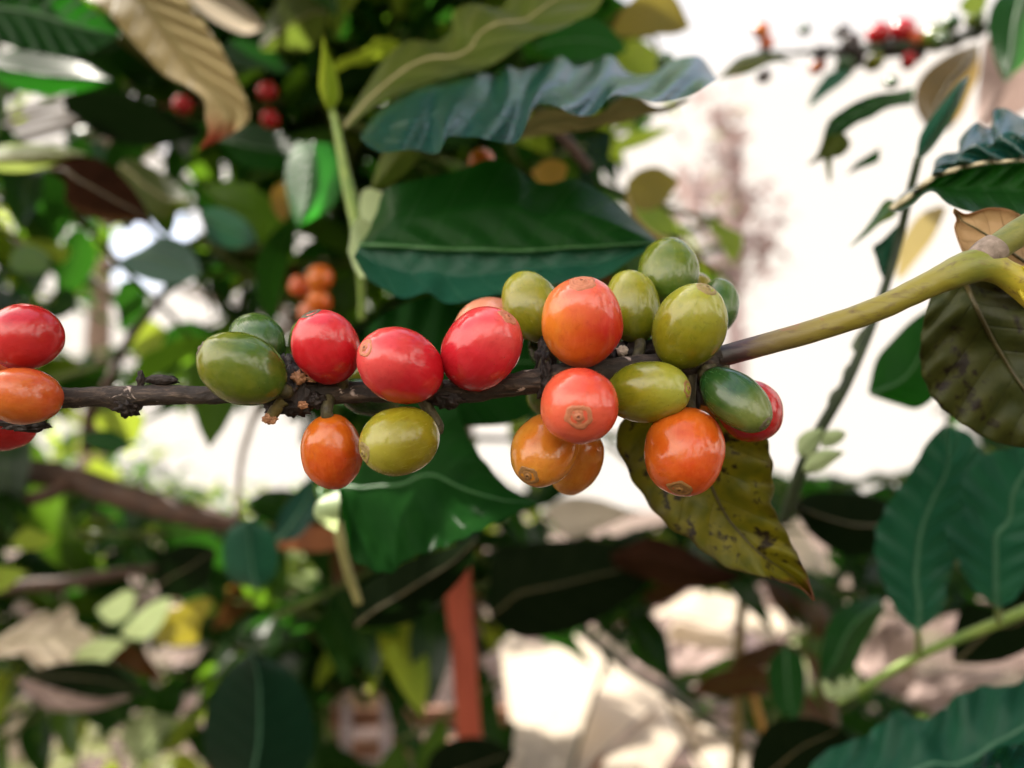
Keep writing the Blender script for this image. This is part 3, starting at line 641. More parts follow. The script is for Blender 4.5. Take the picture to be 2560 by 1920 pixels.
leaf('bluish lower half of the big dark leaf, sky sheen painted in, fine upright veins',
     pts(r2, (300, 1234), (340, 1238), (440, 1240), (600, 1249), (750, 1259), (900, 1259), (1050, 1266), (1200, 1262), (1350, 1249), (1500, 1244), (1600, 1236), (1720, 1229), (1790, 1226)),
     pts(r2, (270, 1290), (330, 1390), (400, 1440), (520, 1500), (640, 1470), (740, 1525), (900, 1500), (1100, 1455), (1300, 1425), (1500, 1405), (1640, 1320), (1720, 1270), (1792, 1230)),
     .233, .219, TEAL, dside=(0, -.012), ripple=.0004, nv=10, skew=0.15, n=100, m=20, uvr=(.5, 1))
leaf('dark green leaf behind the three red cherries',
     [(850, 1010), (880, 900), (930, 810), (1030, 752), (1100, 742), (1180, 780), (1260, 775), (1340, 830), (1420, 900)], [(850, 1012), (960, 1050), (1080, 1060), (1200, 1065), (1300, 1050), (1380, 980), (1425, 905)], .265, .25, DKM, fold=.006, ripple=.002, n=50, m=16, midrib=RIB)
leaf('broad green leaf hanging below the yellow-green cherry, pointed to the right',
     [(848, 1215), (880, 1120), (960, 1020), (1060, 985), (1125, 990), (1165, 1075), (1195, 1130), (1234, 1179), (1268, 1215), (1340, 1256)],
     [(846, 1222), (856, 1290), (868, 1350), (878, 1396), (930, 1424), (977, 1431), (1021, 1396), (1120, 1362), (1219, 1317), (1345, 1258)],
     .255, .235, DKM, dside=(.012, -.015), fold=-.004, ripple=.0014, nv=5, n=70, m=22, midrib=RIB, rib_r=.0006, scallop=4,
     stalk=[(800, 1225, .27), (812, 1260, .265), (835, 1235, .258)])
leaf('pale green curled leaf base left of the broad green hanging leaf',
     [(810, 1240), (788, 1262), (786, 1290), (805, 1312), (838, 1330)], [(852, 1225), (850, 1250), (848, 1275), (846, 1300), (842, 1332)], .25, .255, PG, bend=-.008, n=24, m=10)
leaf('dark leaf in shade under the broad green hanging leaf',
     [(880, 1560), (900, 1480), (960, 1430), (1020, 1400), (1100, 1375), (1190, 1345)], [(900, 1570), (1010, 1560), (1090, 1510), (1150, 1450), (1180, 1400), (1195, 1350)], .36, .33, BL, n=30, m=12, fold=.01, midrib=RIBD)

# right-hand side, close behind
leaf('glossy blue-green leaf with pale midrib entering at the right edge above the dry leaf',
     [(2225, 520), (2262, 480), (2330, 442), (2336, 405), (2360, 385), (2397, 378), (2399, 348), (2438, 307), (2462, 318), (2478, 316), (2484, 276), (2516, 271), (2560, 294), (2680, 330)],
     [(2226, 524), (2250, 508), (2290, 478), (2330, 446), (2390, 424), (2450, 410), (2520, 404), (2560, 402), (2680, 400)],
     .205, .185, GL, dside=(.022, 0), ripple=.003, nv=7, skew=1.0, n=80, m=18, uvr=(0, .5), ribcol=18, midrib=plain_mat('cream_rib', (0.42, 0.36, 0.22), (0.55, 0.48, 0.32), 200, .5), rib_r=.0008)
leaf('dark lower half of the blue-green leaf at the right edge',
     [(2225, 524), (2252, 512), (2292, 482), (2332, 449), (2390, 427), (2450, 413), (2520, 407), (2560, 405), (2680, 403)],
     [(2226, 530), (2250, 528), (2282, 512), (2310, 486), (2336, 480), (2370, 510), (2420, 528), (2480, 538), (2560, 552), (2690, 560)], .205, .185, DK, dside=(0, -.022), ripple=.002, nv=7, n=60, m=14, uvr=(.5, 1))
st = empty('coffee_shoot', at(2190, 780, .26), 'thin dark upright coffee stem with a blue pointed leaf at its top', 'shoot')
vs, fs = tube_data([at(*q) for q in ((2297, 392, .25), (2270, 500, .255), (2250, 590, .26), (2225, 680, .26), (2195, 770, .26), (2160, 860, .26), (2110, 970, .26), (2050, 1075, .265), (2005, 1170, .27), (1960, 1300, .29))], [.0012, .0013, .0014, .0014, .0015, .0016, .0018, .0020, .0022, .002], 12, 60)
link('stem', local(st, vs), fs, TWD, st)
for lb_, a_, b_ in (('pale sunlit small leaf at the foot of the thin dark stem, left one', ((365, 150), (370, 90), (420, 50), (490, 40)), ((375, 170), (430, 170), (470, 110), (492, 50))), ('pale sunlit small leaf at the foot of the thin dark stem, right one', ((480, 120), (500, 60), (560, 45), (600, 60)), ((490, 130), (540, 125), (580, 100), (602, 68))),
                 ('pale sunlit leaf lying lowest at the foot of the thin dark stem', ((395, 240), (420, 180), (490, 140), (590, 150)), ((405, 250), (480, 245), (540, 200), (592, 158)))):
    leaf(lb_, pts(r8, *a_), pts(r8, *b_), .262, .255, PG, n=18, m=8, fold=.002)
o = leaf(None, [(2290, 395), (2300, 340), (2330, 290), (2370, 240), (2400, 205), (2424, 188)], [(2302, 400), (2330, 372), (2360, 330), (2390, 280), (2408, 240), (2426, 190)], .25, .235, TEAL, name='leaf_blade', fold=.004, n=30, m=10, cat=None)
o.parent = st; o.location = o.location - st.location
leaf('small bright green pointed leaf sticking left from the thin dark stem',
     [(2242, 505), (2215, 500), (2185, 540), (2160, 575), (2125, 615)], [(2246, 530), (2230, 545), (2200, 560), (2170, 585), (2127, 617)], .255, .24, MD, n=24, m=10, fold=.003, midrib=RIB, scallop=2)
leaf('narrow wavy grey-green leaf hugging the lower part of the thin dark stem',
     [(2175, 800), (2140, 840), (2128, 870), (2145, 890), (2112, 920), (2100, 960), (2075, 985), (2068, 1020), (2080, 1040)], [(2190, 790), (2170, 850), (2148, 895), (2138, 925), (2112, 960), (2095, 1000), (2082, 1045)], .275, .262, leaf_mat('leaf_misty_green', (0.20, 0.24, 0.16), (0.26, 0.30, 0.2), (0.3, 0.4, 0.25), tw=.5, rough=.5), n=36, m=10, ripple=.002)
leaf('small teal leaf fragment left of the thin dark stem above the yellow-green branch',
     [(2245, 560), (2205, 600), (2182, 618), (2190, 645), (2200, 680), (2214, 705)], [(2248, 590), (2240, 620), (2236, 650), (2228, 680), (2216, 706)], .265, .26, TEAL, n=24, m=8, ripple=.0015)
leaf('dark green leaf behind the thin dark stem under the yellow-green branch',
     [(2170, 980), (2190, 900), (2230, 850), (2280, 800), (2340, 760)], [(2180, 990), (2240, 1010), (2300, 1020), (2350, 960), (2360, 780)], .30, .29, DK, n=30, m=12, fold=.006, midrib=RIB)
leaf('pale brown dead leaf behind the thin dark stem near the top of the dry leaf',
     [(2240, 700), (2250, 620), (2280, 560), (2310, 530), (2350, 515)], [(2260, 690), (2300, 640), (2330, 600), (2350, 560), (2366, 520)], .42, .40, TN, n=20, m=8)
leaf('arched dark green leaf silhouette against the bright gap at upper right',
     pts(r3, (1490, 480), (1400, 500), (1300, 512), (1200, 545), (1110, 595), (1050, 640), (1015, 690), (1000, 740)), pts(r3, (1490, 570), (1400, 580), (1330, 602), (1260, 645), (1190, 672), (1120, 720), (1075, 735), (1005, 745)), .36, .33, DK, n=40, m=12, ripple=.004, nv=5, midrib=RIB)
leaf('hanging torn olive leaf tip below the arched dark silhouette leaf',
     pts(r3, (1040, 640), (1010, 700), (990, 780), (960, 850), (915, 895)), pts(r3, (1110, 720), (1150, 785), (1100, 850), (1000, 870), (920, 902)), .35, .34, OL, n=26, m=12, ripple=.003)
leaf('slender curled remnant hanging from the torn olive leaf tip', pts(r3, (1005, 860), (1015, 920), (1025, 970), (1035, 1000)), pts(r3, (1050, 850), (1045, 920), (1045, 970), (1038, 1002)), .345, .345, OL, n=16, m=6)
leaf('small lone dark green leaf floating in the bright gap at right', pts(r3, (1310, 806), (1240, 850), (1180, 890), (1128, 950)), pts(r3, (1306, 880), (1260, 900), (1200, 920), (1130, 952)), .34, .34, DK, n=20, m=8, ripple=.001)
leaf('olive leaf pointing right under the upper right cherry twig', pts(r3, (430, 425), (500, 350), (560, 310), (660, 292), (760, 300), (850, 345)), pts(r3, (432, 428), (520, 415), (600, 395), (680, 355), (760, 335), (848, 347)), .36, .38, OL, n=30, m=10, fold=.006, midrib=RIBP, rib_r=.0004)
leaf('pale bluish leaf hanging below the upper right cherry twig', pts(r3, (1120, 370), (1030, 400), (970, 470), (930, 540), (920, 590)), pts(r3, (1150, 395), (1110, 450), (1040, 500), (980, 545), (922, 592)), .46, .45, TEAL, n=24, m=10)
leaf('brown-olive leaf hanging behind the slender blue pointed leaf', pts(r3, (1840, 240), (1700, 290), (1560, 390), (1500, 500), (1510, 600), (1560, 690)), pts(r3, (1850, 250), (1850, 400), (1800, 520), (1750, 630), (1660, 720), (1570, 700)), .44, .42, leaf_mat('leaf_brown_olive', (0.05, 0.035, 0.006), (0.09, 0.055, 0.01), (0.42, 0.26, 0.03), (0.1, 0.07, 0.02), 0.35, 0.5), n=30, m=12, fold=.01, midrib=RIBD)
leaf('dark green leaf with pointed tip hanging in the top right corner', pts(r3, (2090, -60), (1960, -20), (1900, 100), (1915, 250), (1960, 390), (1990, 450)), pts(r3, (2120, -50), (2180, 100), (2160, 250), (2100, 350), (2040, 400), (1995, 452)), .42, .40, DK, n=30, m=14, fold=.008, midrib=RIB)
leaf('small green leaf at the top edge above the green berries at right', pts(r3, (1830, -60), (1750, 20), (1760, 60), (1800, 80)), pts(r3, (1900, -40), (1890, 20), (1870, 60), (1805, 84)), .45, .45, OL, n=16, m=8)

# lower right twig with upright leaves
tw = empty('coffee_twig', at(2300, 1640, .33), 'green coffee twig crossing the lower right, two teal leaves standing on it', 'twig')
vs, fs = tube_data([at(*q) for q in (r8(560, 1350) + (.34,), r8(700, 1265) + (.337,), r8(940, 1128) + (.33,), r8(1140, 1040) + (.325,), r8(1320, 968) + (.32,), r8(1500, 890) + (.315,), r8(1700, 800) + (.31,))], [.0013, .0016, .0019, .0019, .0021, .0022, .0024], 14, 50)
link('stem', local(tw, vs), fs, TWG, tw)
for bx, by in ((580, 1335), (605, 1320), (545, 1330)):
    q = at(*r8(bx, by), .338); vs, fs, uv = leaf_piece(q, cdir(-0.3 + (bx - 560) / 90, -0.7, .2), cdir(0, 0, 1), .011, .005, 0.2, .3, 0)
    link('bud', local(tw, vs), fs, PG, tw, uvs=uv)
leaf('large dark teal leaf standing upright on the lower right twig', pts(r8, (938, 1005), (870, 950), (830, 900), (760, 730), (738, 560), (790, 420), (900, 260), (985, 110), (1060, 30)), pts(r8, (946, 1005), (1010, 960), (1070, 880), (1090, 750), (1135, 640), (1200, 420), (1260, 200), (1180, 60), (1065, 28)), .30, .275, TEAL, dside=(.004, .008), fold=-.006, ripple=.0018, nv=9, n=60, m=20, midrib=RIBB, rib_r=.0008, scallop=4, nsc=10, stalk=[r8(945, 1125) + (.33,), r8(950, 1060) + (.315,)], stalk_mat=TWG)
leaf('lighter teal leaf with clear midrib standing at the right edge', pts(r8, (1318, 892), (1260, 850), (1200, 800), (1110, 620), (1070, 500), (1160, 440), (1150, 300), (1230, 190), (1300, 150), (1400, 130), (1500, 40), (1600, -40)), pts(r8, (1334, 892), (1400, 860), (1460, 780), (1540, 640), (1600, 500), (1640, 400), (1680, 280), (1690, 180), (1680, 100), (1660, 40), (1640, 0), (1604, -40)), .285, .25, TEAL, dside=(.012, 0), fold=-.008, ripple=.0018, nv=9, n=60, m=20, midrib=RIBB, rib_r=.0008, scallop=4, nsc=10, stalk=[r8(1330, 965) + (.32,), r8(1326, 930) + (.30,)], stalk_mat=TWG)
leaf('wide dark green leaf filling the bottom right corner', pts(r8, (380, 1800), (440, 1640), (540, 1560), (700, 1500), (850, 1385), (950, 1430), (1070, 1378), (1100, 1332), (1250, 1268), (1400, 1262), (1560, 1140), (1750, 1060)), pts(r8, (420, 1850), (700, 1900), (900, 1920), (1100, 1900), (1300, 1850), (1450, 1780), (1600, 1700), (1700, 1560), (1760, 1400), (1790, 1250), (1780, 1150), (1755, 1065)), .27, .24, TEAL, dside=(.02, -.02), fold=-.005, ripple=.0025, nv=8, n=70, m=22, midrib=RIBB, rib_r=.0007, scallop=4)
leaf('crinkled shiny pale teal leaf in the extreme bottom right corner', pts(r8, (1150, 1720), (1250, 1600), (1330, 1560), (1420, 1545), (1560, 1500)), pts(r8, (1180, 1740), (1350, 1760), (1480, 1720), (1560, 1650), (1600, 1520)), .22, .21, GL, ripple=.004, nv=4, n=36, m=16, jitter=.01)
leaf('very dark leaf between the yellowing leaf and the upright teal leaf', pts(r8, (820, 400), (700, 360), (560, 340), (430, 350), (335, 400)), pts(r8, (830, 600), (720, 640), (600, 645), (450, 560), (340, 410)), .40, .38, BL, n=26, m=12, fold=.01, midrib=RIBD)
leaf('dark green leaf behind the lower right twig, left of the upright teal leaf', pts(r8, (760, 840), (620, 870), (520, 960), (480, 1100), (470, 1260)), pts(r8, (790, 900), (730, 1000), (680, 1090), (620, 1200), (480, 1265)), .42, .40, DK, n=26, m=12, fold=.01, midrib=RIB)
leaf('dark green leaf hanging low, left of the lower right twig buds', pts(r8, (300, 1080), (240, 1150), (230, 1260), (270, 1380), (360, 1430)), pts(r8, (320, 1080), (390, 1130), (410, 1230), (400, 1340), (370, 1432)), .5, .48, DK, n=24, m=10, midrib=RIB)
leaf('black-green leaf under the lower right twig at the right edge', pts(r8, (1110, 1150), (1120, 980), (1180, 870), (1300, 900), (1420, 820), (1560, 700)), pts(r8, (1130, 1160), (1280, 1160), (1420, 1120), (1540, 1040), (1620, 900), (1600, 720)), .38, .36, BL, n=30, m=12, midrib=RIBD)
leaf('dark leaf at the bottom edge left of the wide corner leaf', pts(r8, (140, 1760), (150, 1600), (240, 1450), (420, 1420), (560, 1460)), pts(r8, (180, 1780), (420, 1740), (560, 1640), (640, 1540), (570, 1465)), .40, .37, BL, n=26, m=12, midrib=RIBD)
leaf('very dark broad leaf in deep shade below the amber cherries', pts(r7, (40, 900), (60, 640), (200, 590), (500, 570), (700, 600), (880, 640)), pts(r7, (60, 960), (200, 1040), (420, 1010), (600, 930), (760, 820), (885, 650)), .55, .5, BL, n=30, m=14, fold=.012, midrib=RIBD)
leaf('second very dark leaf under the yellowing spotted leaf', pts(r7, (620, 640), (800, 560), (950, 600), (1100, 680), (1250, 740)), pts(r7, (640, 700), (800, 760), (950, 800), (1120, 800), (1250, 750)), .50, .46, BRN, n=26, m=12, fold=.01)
leaf('small bright green leaf low in the dark middle, tilted up to the right', pts(r7, (330, 990), (380, 930), (500, 890), (620, 830), (750, 790)), pts(r7, (335, 1015), (450, 1020), (560, 950), (680, 890), (755, 800)), .8, .78, leaf_mat('leaf_fresh_green', (0.10, 0.3, 0.09), (0.16, 0.4, 0.13), (0.3, 0.65, 0.2), (0.3, 0.5, 0.2), 0.4, 0.4), n=24, m=8, ripple=.004)
leaf('pale dead leaf lying below the amber cherries', pts(r7, (315, 420), (420, 370), (560, 380), (680, 420), (770, 440)), pts(r7, (320, 450), (430, 560), (560, 520), (700, 460), (772, 446)), .6, .58, WH, n=26, m=10, ripple=.004)

# upper left and left
leaf('large pale tan leaf with a red-brown tip hanging from the top left', pts(r1, (330, -160), (450, -40), (620, 60), (760, 220), (860, 330), (980, 450), (1120, 520), (1210, 600), (1215, 700), (1230, 790), (1175, 885)), pts(r1, (900, -260), (1020, -120), (1120, 20), (1210, 140), (1300, 270), (1370, 400), (1430, 520), (1475, 640), (1470, 720), (1360, 800), (1180, 888)), .36, .31, leaf_mat('leaf_tan_red_tip', (0.16, 0.12, 0.045), (0.24, 0.18, 0.075), (0.65, 0.55, 0.3), (0.14, 0.10, 0.05), 0.35, 0.55, tipc=(0.22, 0.045, 0.02, 0.80), scale=30.0), dside=(-.02, .01), fold=-.012, n=60, m=20, midrib=RIBP, rib_r=.0008, ripple=.002)
leaf('wide dark green leaf in the top left corner', pts(r1, (-260, 60), (-100, -120), (150, -160), (400, -60), (560, 60), (700, 190)), pts(r1, (-260, 100), (-60, 230), (150, 290), (380, 330), (560, 300), (705, 215)), .40, .36, DK, fold=-.01, n=40, m=16, midrib=RIB, rib_r=.001, ripple=.003)
leaf('second dark green leaf below the one in the top left corner', pts(r1, (-100, 330), (100, 300), (300, 330), (500, 380), (660, 470)), pts(r1, (-100, 420), (60, 520), (260, 560), (480, 540), (664, 480)), .46, .44, DK, fold=.01, n=30, m=12, midrib=RIB)
leaf('pale grey-green leaf with a yellow-green edge at the left edge', pts(r1, (-160, 900), (0, 862), (150, 850), (300, 862), (400, 880), (505, 905)), pts(r1, (-160, 960), (0, 1010), (150, 1015), (280, 985), (400, 960), (508, 915)), .44, .42, leaf_mat('leaf_grey_green_yellow_edge', (0.12, 0.15, 0.07), (0.2, 0.23, 0.11), (0.4, 0.5, 0.1), (0.3, 0.3, 0.15), 0.4, 0.4, edge=(0.35, 0.5, 0.05)), fold=.01, n=30, m=12, midrib=RIBP)  # yellow-green edge tint in the leaf colour
leaf('dead dark brown leaf hanging at left, above the blue sky gap', pts(r1, (270, 1000), (420, 930), (560, 935), (700, 1020), (800, 1130), (860, 1230), (890, 1310)), pts(r1, (272, 1010), (380, 1080), (390, 1190), (480, 1260), (620, 1310), (760, 1310), (888, 1320)), .42, .40, BRN, n=34, m=14, fold=.01, midrib=RIBD)
leaf('dull olive leaf behind the dead brown leaf at left', pts(r1, (720, 950), (800, 940), (900, 990), (1020, 1060), (1140, 1180)), pts(r1, (700, 1010), (760, 1120), (850, 1230), (980, 1300), (1142, 1200)), .50, .48, OL, n=30, m=12, fold=.008, midrib=RIBP)
leaf('dark leaf shadowed by the pale tan leaf, upper left middle', pts(r1, (380, 560), (560, 540), (760, 560), (950, 640), (1200, 780)), pts(r1, (380, 640), (560, 780), (760, 860), (980, 860), (1205, 790)), .5, .48, BL, n=30, m=12)
leaf('striped pale olive leaf at the top edge, left of the middle', pts(r1, (1100, -100), (1200, -140), (1350, -60), (1480, 60), (1560, 160)), pts(r1, (1120, 0), (1220, 90), (1340, 160), (1460, 200), (1562, 165)), .48, .46, WH, n=30, m=12, midrib=RIBP, fold=.008)
leaf('olive leaf at the top edge above the budding shoot', pts(r1, (1540, 260), (1600, 80), (1700, -40), (1820, -80), (1960, 60)), pts(r1, (1550, 300), (1680, 300), (1800, 300), (1900, 230), (1965, 80)), .5, .48, OL, n=30, m=12, midrib=RIBP, fold=.008)
leaf('dark leaf above the two small red berries at upper left', pts(r1, (1300, 300), (1380, 230), (1520, 260), (1650, 330), (1730, 420)), pts(r1, (1310, 340), (1430, 400), (1550, 410), (1650, 430), (1733, 428)), .52, .5, DK, n=26, m=10)
leaf('deep green leaf hanging beside the budding shoot stem', pts(r1, (1760, 840), (1700, 960), (1690, 1100), (1720, 1250), (1760, 1340)), pts(r1, (1960, 850), (2010, 960), (2020, 1090), (1960, 1230), (1765, 1345)), .40, .38, leaf_mat('leaf_rich_green', (0.02, 0.13, 0.02), (0.035, 0.19, 0.03), (0.06, 0.45, 0.04), (0.05, 0.2, 0.05), 0.4, 0.4), n=30, m=12, fold=.008, midrib=RIB)
leaf('broad deep green leaf below the two small red berries', pts(r1, (1300, 800), (1450, 740), (1600, 760), (1740, 830), (1850, 920)), pts(r1, (1310, 860), (1440, 980), (1600, 1010), (1740, 990), (1855, 930)), .48, .46, DK, n=30, m=12, fold=.008, midrib=RIB)
leaf('small yellowish leaf left of the budding shoot stem', pts(r1, (1680, 1070), (1610, 1130), (1610, 1220), (1650, 1290), (1680, 1310)), pts(r1, (1690, 1070), (1725, 1110), (1725, 1200), (1710, 1270), (1684, 1312)), .45, .44, OCH, n=22, m=8)
leaf('dark teal leaf below the blue sky gap at left', pts(r1, (860, 1460), (960, 1400), (1080, 1430), (1160, 1520), (1190, 1620)), pts(r1, (700, 1560), (820, 1640), (960, 1680), (1080, 1680), (1188, 1630)), .48, .46, TEAL, n=24, m=12, midrib=RIB)
leaf('dark green leaf right of the blue sky gap', pts(r1, (1180, 1240), (1300, 1230), (1420, 1280), (1490, 1350), (1520, 1420)), pts(r1, (1190, 1300), (1240, 1420), (1350, 1470), (1450, 1460), (1520, 1425)), .47, .46, TEAL, n=24, m=12, midrib=RIB)
leaf('olive leaf in the lower left of the upper left foliage', pts(r1, (60, 1560), (80, 1480), (180, 1450), (280, 1500), (300, 1560)), pts(r1, (60, 1600), (150, 1620), (230, 1620), (280, 1600), (302, 1566)), .5, .5, MD, n=20, m=8)
leaf('yellow-green leaf glowing between the cherries and the bright gap at left', [(330, 840), (370, 800), (420, 830), (450, 870), (452, 905)], [(320, 850), (340, 890), (380, 910), (420, 912), (452, 908)], .7, .7, YL, n=20, m=8)
leaf('bright yellow-green leaf above the lower left bright gap', [(240, 1030), (300, 1020), (360, 1040), (345, 1100)], [(230, 1050), (260, 1085), (300, 1105), (342, 1104)], .7, .7, YL, n=20, m=8)
leaf('dark green pointed leaf under the branch at left', [(205, 1090), (240, 1075), (290, 1080), (338, 1112)], [(205, 1100), (240, 1128), (290, 1132), (338, 1115)], .55, .54, DK, n=20, m=8, midrib=RIB)
leaf('lime green leaf tip left of the lower left bright gap', [(200, 1180), (240, 1150), (280, 1180), (310, 1225)], [(205, 1195), (230, 1215), (270, 1228), (310, 1228)], .7, .7, YL, n=18, m=8)

# lower left
leaf('large leaf painted sunlit white with scalloped edge at the left edge, low', pts(r5, (-60, 1000), (0, 950), (90, 900), (160, 845), (240, 815), (290, 835), (340, 790), (395, 800), (410, 880), (470, 910), (505, 960)), pts(r5, (-60, 1060), (30, 1060), (110, 1045), (150, 1070), (190, 1110), (240, 1128), (300, 1105), (350, 1095), (385, 1085), (400, 1040), (505, 970)), .72, .66, WH, n=50, m=16, ripple=.006, nv=6, midrib=RIBP, rib_r=.001)
leaf('pale green lit leaf right of the large sunlit-white leaf', pts(r5, (395, 1060), (450, 1000), (540, 965), (620, 965), (680, 980)), pts(r5, (400, 1090), (480, 1105), (560, 1090), (620, 1040), (682, 985)), .70, .68, PG, n=24, m=10, midrib=RIBP)
leaf('black shaded leaf under the large sunlit-white leaf', pts(r5, (130, 1160), (250, 1110), (400, 1085), (560, 1085), (680, 1160), (790, 1245)), pts(r5, (135, 1170), (260, 1220), (400, 1260), (540, 1285), (680, 1270), (792, 1252)), .62, .60, BL, n=30, m=12, midrib=RIBD)
leaf('pinkish leaf underside with dark stripes below the black shaded leaf', pts(r5, (85, 1170), (200, 1200), (350, 1235), (520, 1270), (705, 1275)), pts(r5, (95, 1200), (200, 1300), (300, 1350), (500, 1350), (700, 1285)), .64, .62, MAUVE, n=40, m=12, ripple=.006, nv=5)
leaf('large dark bluish-green leaf standing low, left of the middle', pts(r5, (1280, 1840), (1170, 1700), (1100, 1560), (1110, 1360), (1180, 1200), (1260, 1100), (1350, 1030)), pts(r5, (1300, 1850), (1560, 1760), (1680, 1600), (1690, 1420), (1640, 1250), (1540, 1120), (1355, 1028)), .46, .42, leaf_mat('leaf_night_green', (0.004, 0.022, 0.013), (0.007, 0.03, 0.016), (0.02, 0.1, 0.03), (0.01, 0.04, 0.02), 0.2, 0.4, spec=.2), n=40, m=16, fold=.012, midrib=RIBB, rib_r=.0008)
leaf('dark leaf rising above the large dark bluish-green leaf', pts(r5, (1380, 700), (1240, 640), (1200, 500), (1230, 380), (1330, 320)), pts(r5, (1400, 700), (1480, 620), (1500, 500), (1460, 380), (1335, 318)), .46, .44, TEAL, n=30, m=12, fold=.01, midrib=RIBB)
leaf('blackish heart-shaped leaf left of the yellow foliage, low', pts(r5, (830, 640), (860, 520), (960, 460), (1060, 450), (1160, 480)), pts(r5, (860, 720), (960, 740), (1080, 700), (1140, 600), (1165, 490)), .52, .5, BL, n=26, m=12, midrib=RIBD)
leaf('dark slaty leaf with fine veins beside the orange hanging cherry', pts(r5, (1480, 420), (1500, 300), (1560, 210), (1640, 120), (1690, 110)), pts(r5, (1500, 440), (1600, 420), (1680, 330), (1710, 240), (1694, 112)), .42, .40, GL, n=26, m=12, ripple=.002, midrib=RIBB)
leaf('rust brown leaf below the dark slaty leaf', pts(r5, (1500, 440), (1590, 390), (1700, 350), (1830, 390)), pts(r5, (1490, 480), (1600, 490), (1720, 495), (1835, 470)), .55, .53, leaf_mat('leaf_rust', (0.10, 0.03, 0.012), (0.2, 0.07, 0.02), (0.3, 0.1, 0.03), (0.08, 0.03, 0.01), 0.3, 0.6), n=22, m=8)
leaf('yellow-olive sunlit leaf right of the pale lit leaves, low left', pts(r5, (830, 960), (900, 850), (1000, 770), (1100, 740), (1150, 760)), pts(r5, (840, 990), (950, 1000), (1060, 980), (1080, 880), (1152, 770)), .7, .68, leaf_mat('leaf_yellow_olive', (0.22, 0.2, 0.02), (0.32, 0.27, 0.03), (0.6, 0.5, 0.05), (0.3, 0.26, 0.05), 0.4, 0.45), n=26, m=10, midrib=RIBP)
leaf('pale green sunlit leaf cluster piece, upper low-left', pts(r5, (520, 800), (600, 745), (680, 700), (730, 720)), pts(r5, (540, 840), (600, 880), (690, 840), (732, 730)), .75, .74, PG, n=20, m=8)
leaf('long pale sunlit leaf slanting up right, low left', pts(r5, (650, 930), (740, 830), (840, 760), (920, 740)), pts(r5, (690, 960), (790, 960), (880, 870), (925, 745)), .72, .70, PG, n=22, m=10, midrib=RIBP)
leaf('small amber yellow leaf in the dark low-left foliage', pts(r5, (1215, 760), (1215, 700), (1260, 672), (1305, 680)), pts(r5, (1225, 790), (1280, 790), (1302, 740), (1306, 684)), .7, .7, OCH, n=14, m=6)
leaf('lime green leaf at the left edge below the brown limb', pts(r5, (60, 450), (110, 380), (200, 355), (290, 420)), pts(r5, (60, 470), (140, 485), (230, 475), (292, 430)), .7, .7, YL, n=20, m=8)
leaf('green leaf tip entering at the left edge under the lime green leaf', pts(r5, (-80, 600), (0, 575), (80, 580), (150, 605)), pts(r5, (-80, 720), (0, 715), (70, 670), (152, 610)), .6, .6, YL, n=20, m=8)
leaf('green and white crinkled sunlit leaf below the rust brown leaf', pts(r5, (1400, 620), (1450, 500), (1500, 460), (1620, 480), (1740, 510)), pts(r5, (1430, 680), (1480, 755), (1560, 720), (1680, 680), (1750, 540)), .8, .78, PG, n=30, m=12, ripple=.012, nv=4)
for (lab, pl, d) in (('pale green broad lit leaf at the bottom edge, low left', ((640, 1500), (700, 1380), (850, 1370), (950, 1390), (900, 1560), (760, 1640)), 1.05),
                     ('fresh green curling leaf at the bottom edge, low left', ((870, 1560), (930, 1450), (1030, 1380), (1080, 1400), (1010, 1520), (900, 1580)), 1.0),
                     ('bluish pale lit leaf in the bottom left corner', ((-20, 1340), (60, 1320), (150, 1380), (110, 1480), (30, 1500), (-30, 1450)), 1.0),
                     ('bleached lilac leaf flat in the bottom left corner', ((0, 1560), (120, 1490), (240, 1520), (200, 1580), (80, 1620), (10, 1610)), 1.05)):
    q = pts(r5, *pl); leaf(lab, [q[0], q[1], q[2], q[3]], [q[0], q[5], q[4], q[3]], d, d - .02, {0: PG, 1: YL, 2: WH, 3: WH}[['pale', 'fres', 'blui', 'blea'].index(lab[:4])], n=20, m=10, ripple=.008, nv=3)
# upper middle
leaf('small fresh green leaf on the right below the rippled leaf tip', pts(r2, (1560, 760), (1640, 680), (1750, 650), (1870, 640)), pts(r2, (1580, 770), (1690, 740), (1780, 700), (1872, 646)), .5, .48, YL, n=20, m=8)
leaf('olive brown leaf at the top, just left of the bright sky gap', pts(r2, (1560, 160), (1640, 30), (1760, -60), (1880, -20), (1960, 130)), pts(r2, (1570, 180), (1700, 190), (1800, 175), (1890, 170), (1962, 138)), .5, .48, leaf_mat('leaf_bronze', (0.04, 0.045, 0.006), (0.09, 0.065, 0.01), (0.5, 0.4, 0.05), (0.12, 0.1, 0.03), 0.4, 0.5), n=30, m=12)
leaf('dark green leaf at the top between the striped olive leaf and the bright gap', pts(r2, (1180, 230), (1280, 130), (1400, 90), (1540, 120), (1640, 240)), pts(r2, (1190, 250), (1320, 300), (1430, 310), (1550, 300), (1645, 250)), .42, .40, DK, n=30, m=12, midrib=RIB)
leaf('brown leaf edge curling below the rippled leaf, with an ochre rim', pts(r2, (1160, 860), (1250, 800), (1340, 830), (1330, 900)), pts(r2, (1165, 870), (1200, 920), (1260, 935), (1328, 905)), .33, .32, OCH, n=18, m=8)
leaf('olive leaf curving down from the rippled leaf base', pts(r2, (360, 930), (400, 800), (470, 700), (560, 740)), pts(r2, (370, 950), (450, 930), (540, 860), (620, 780)), .28, .27, OL, n=24, m=10, fold=.004)
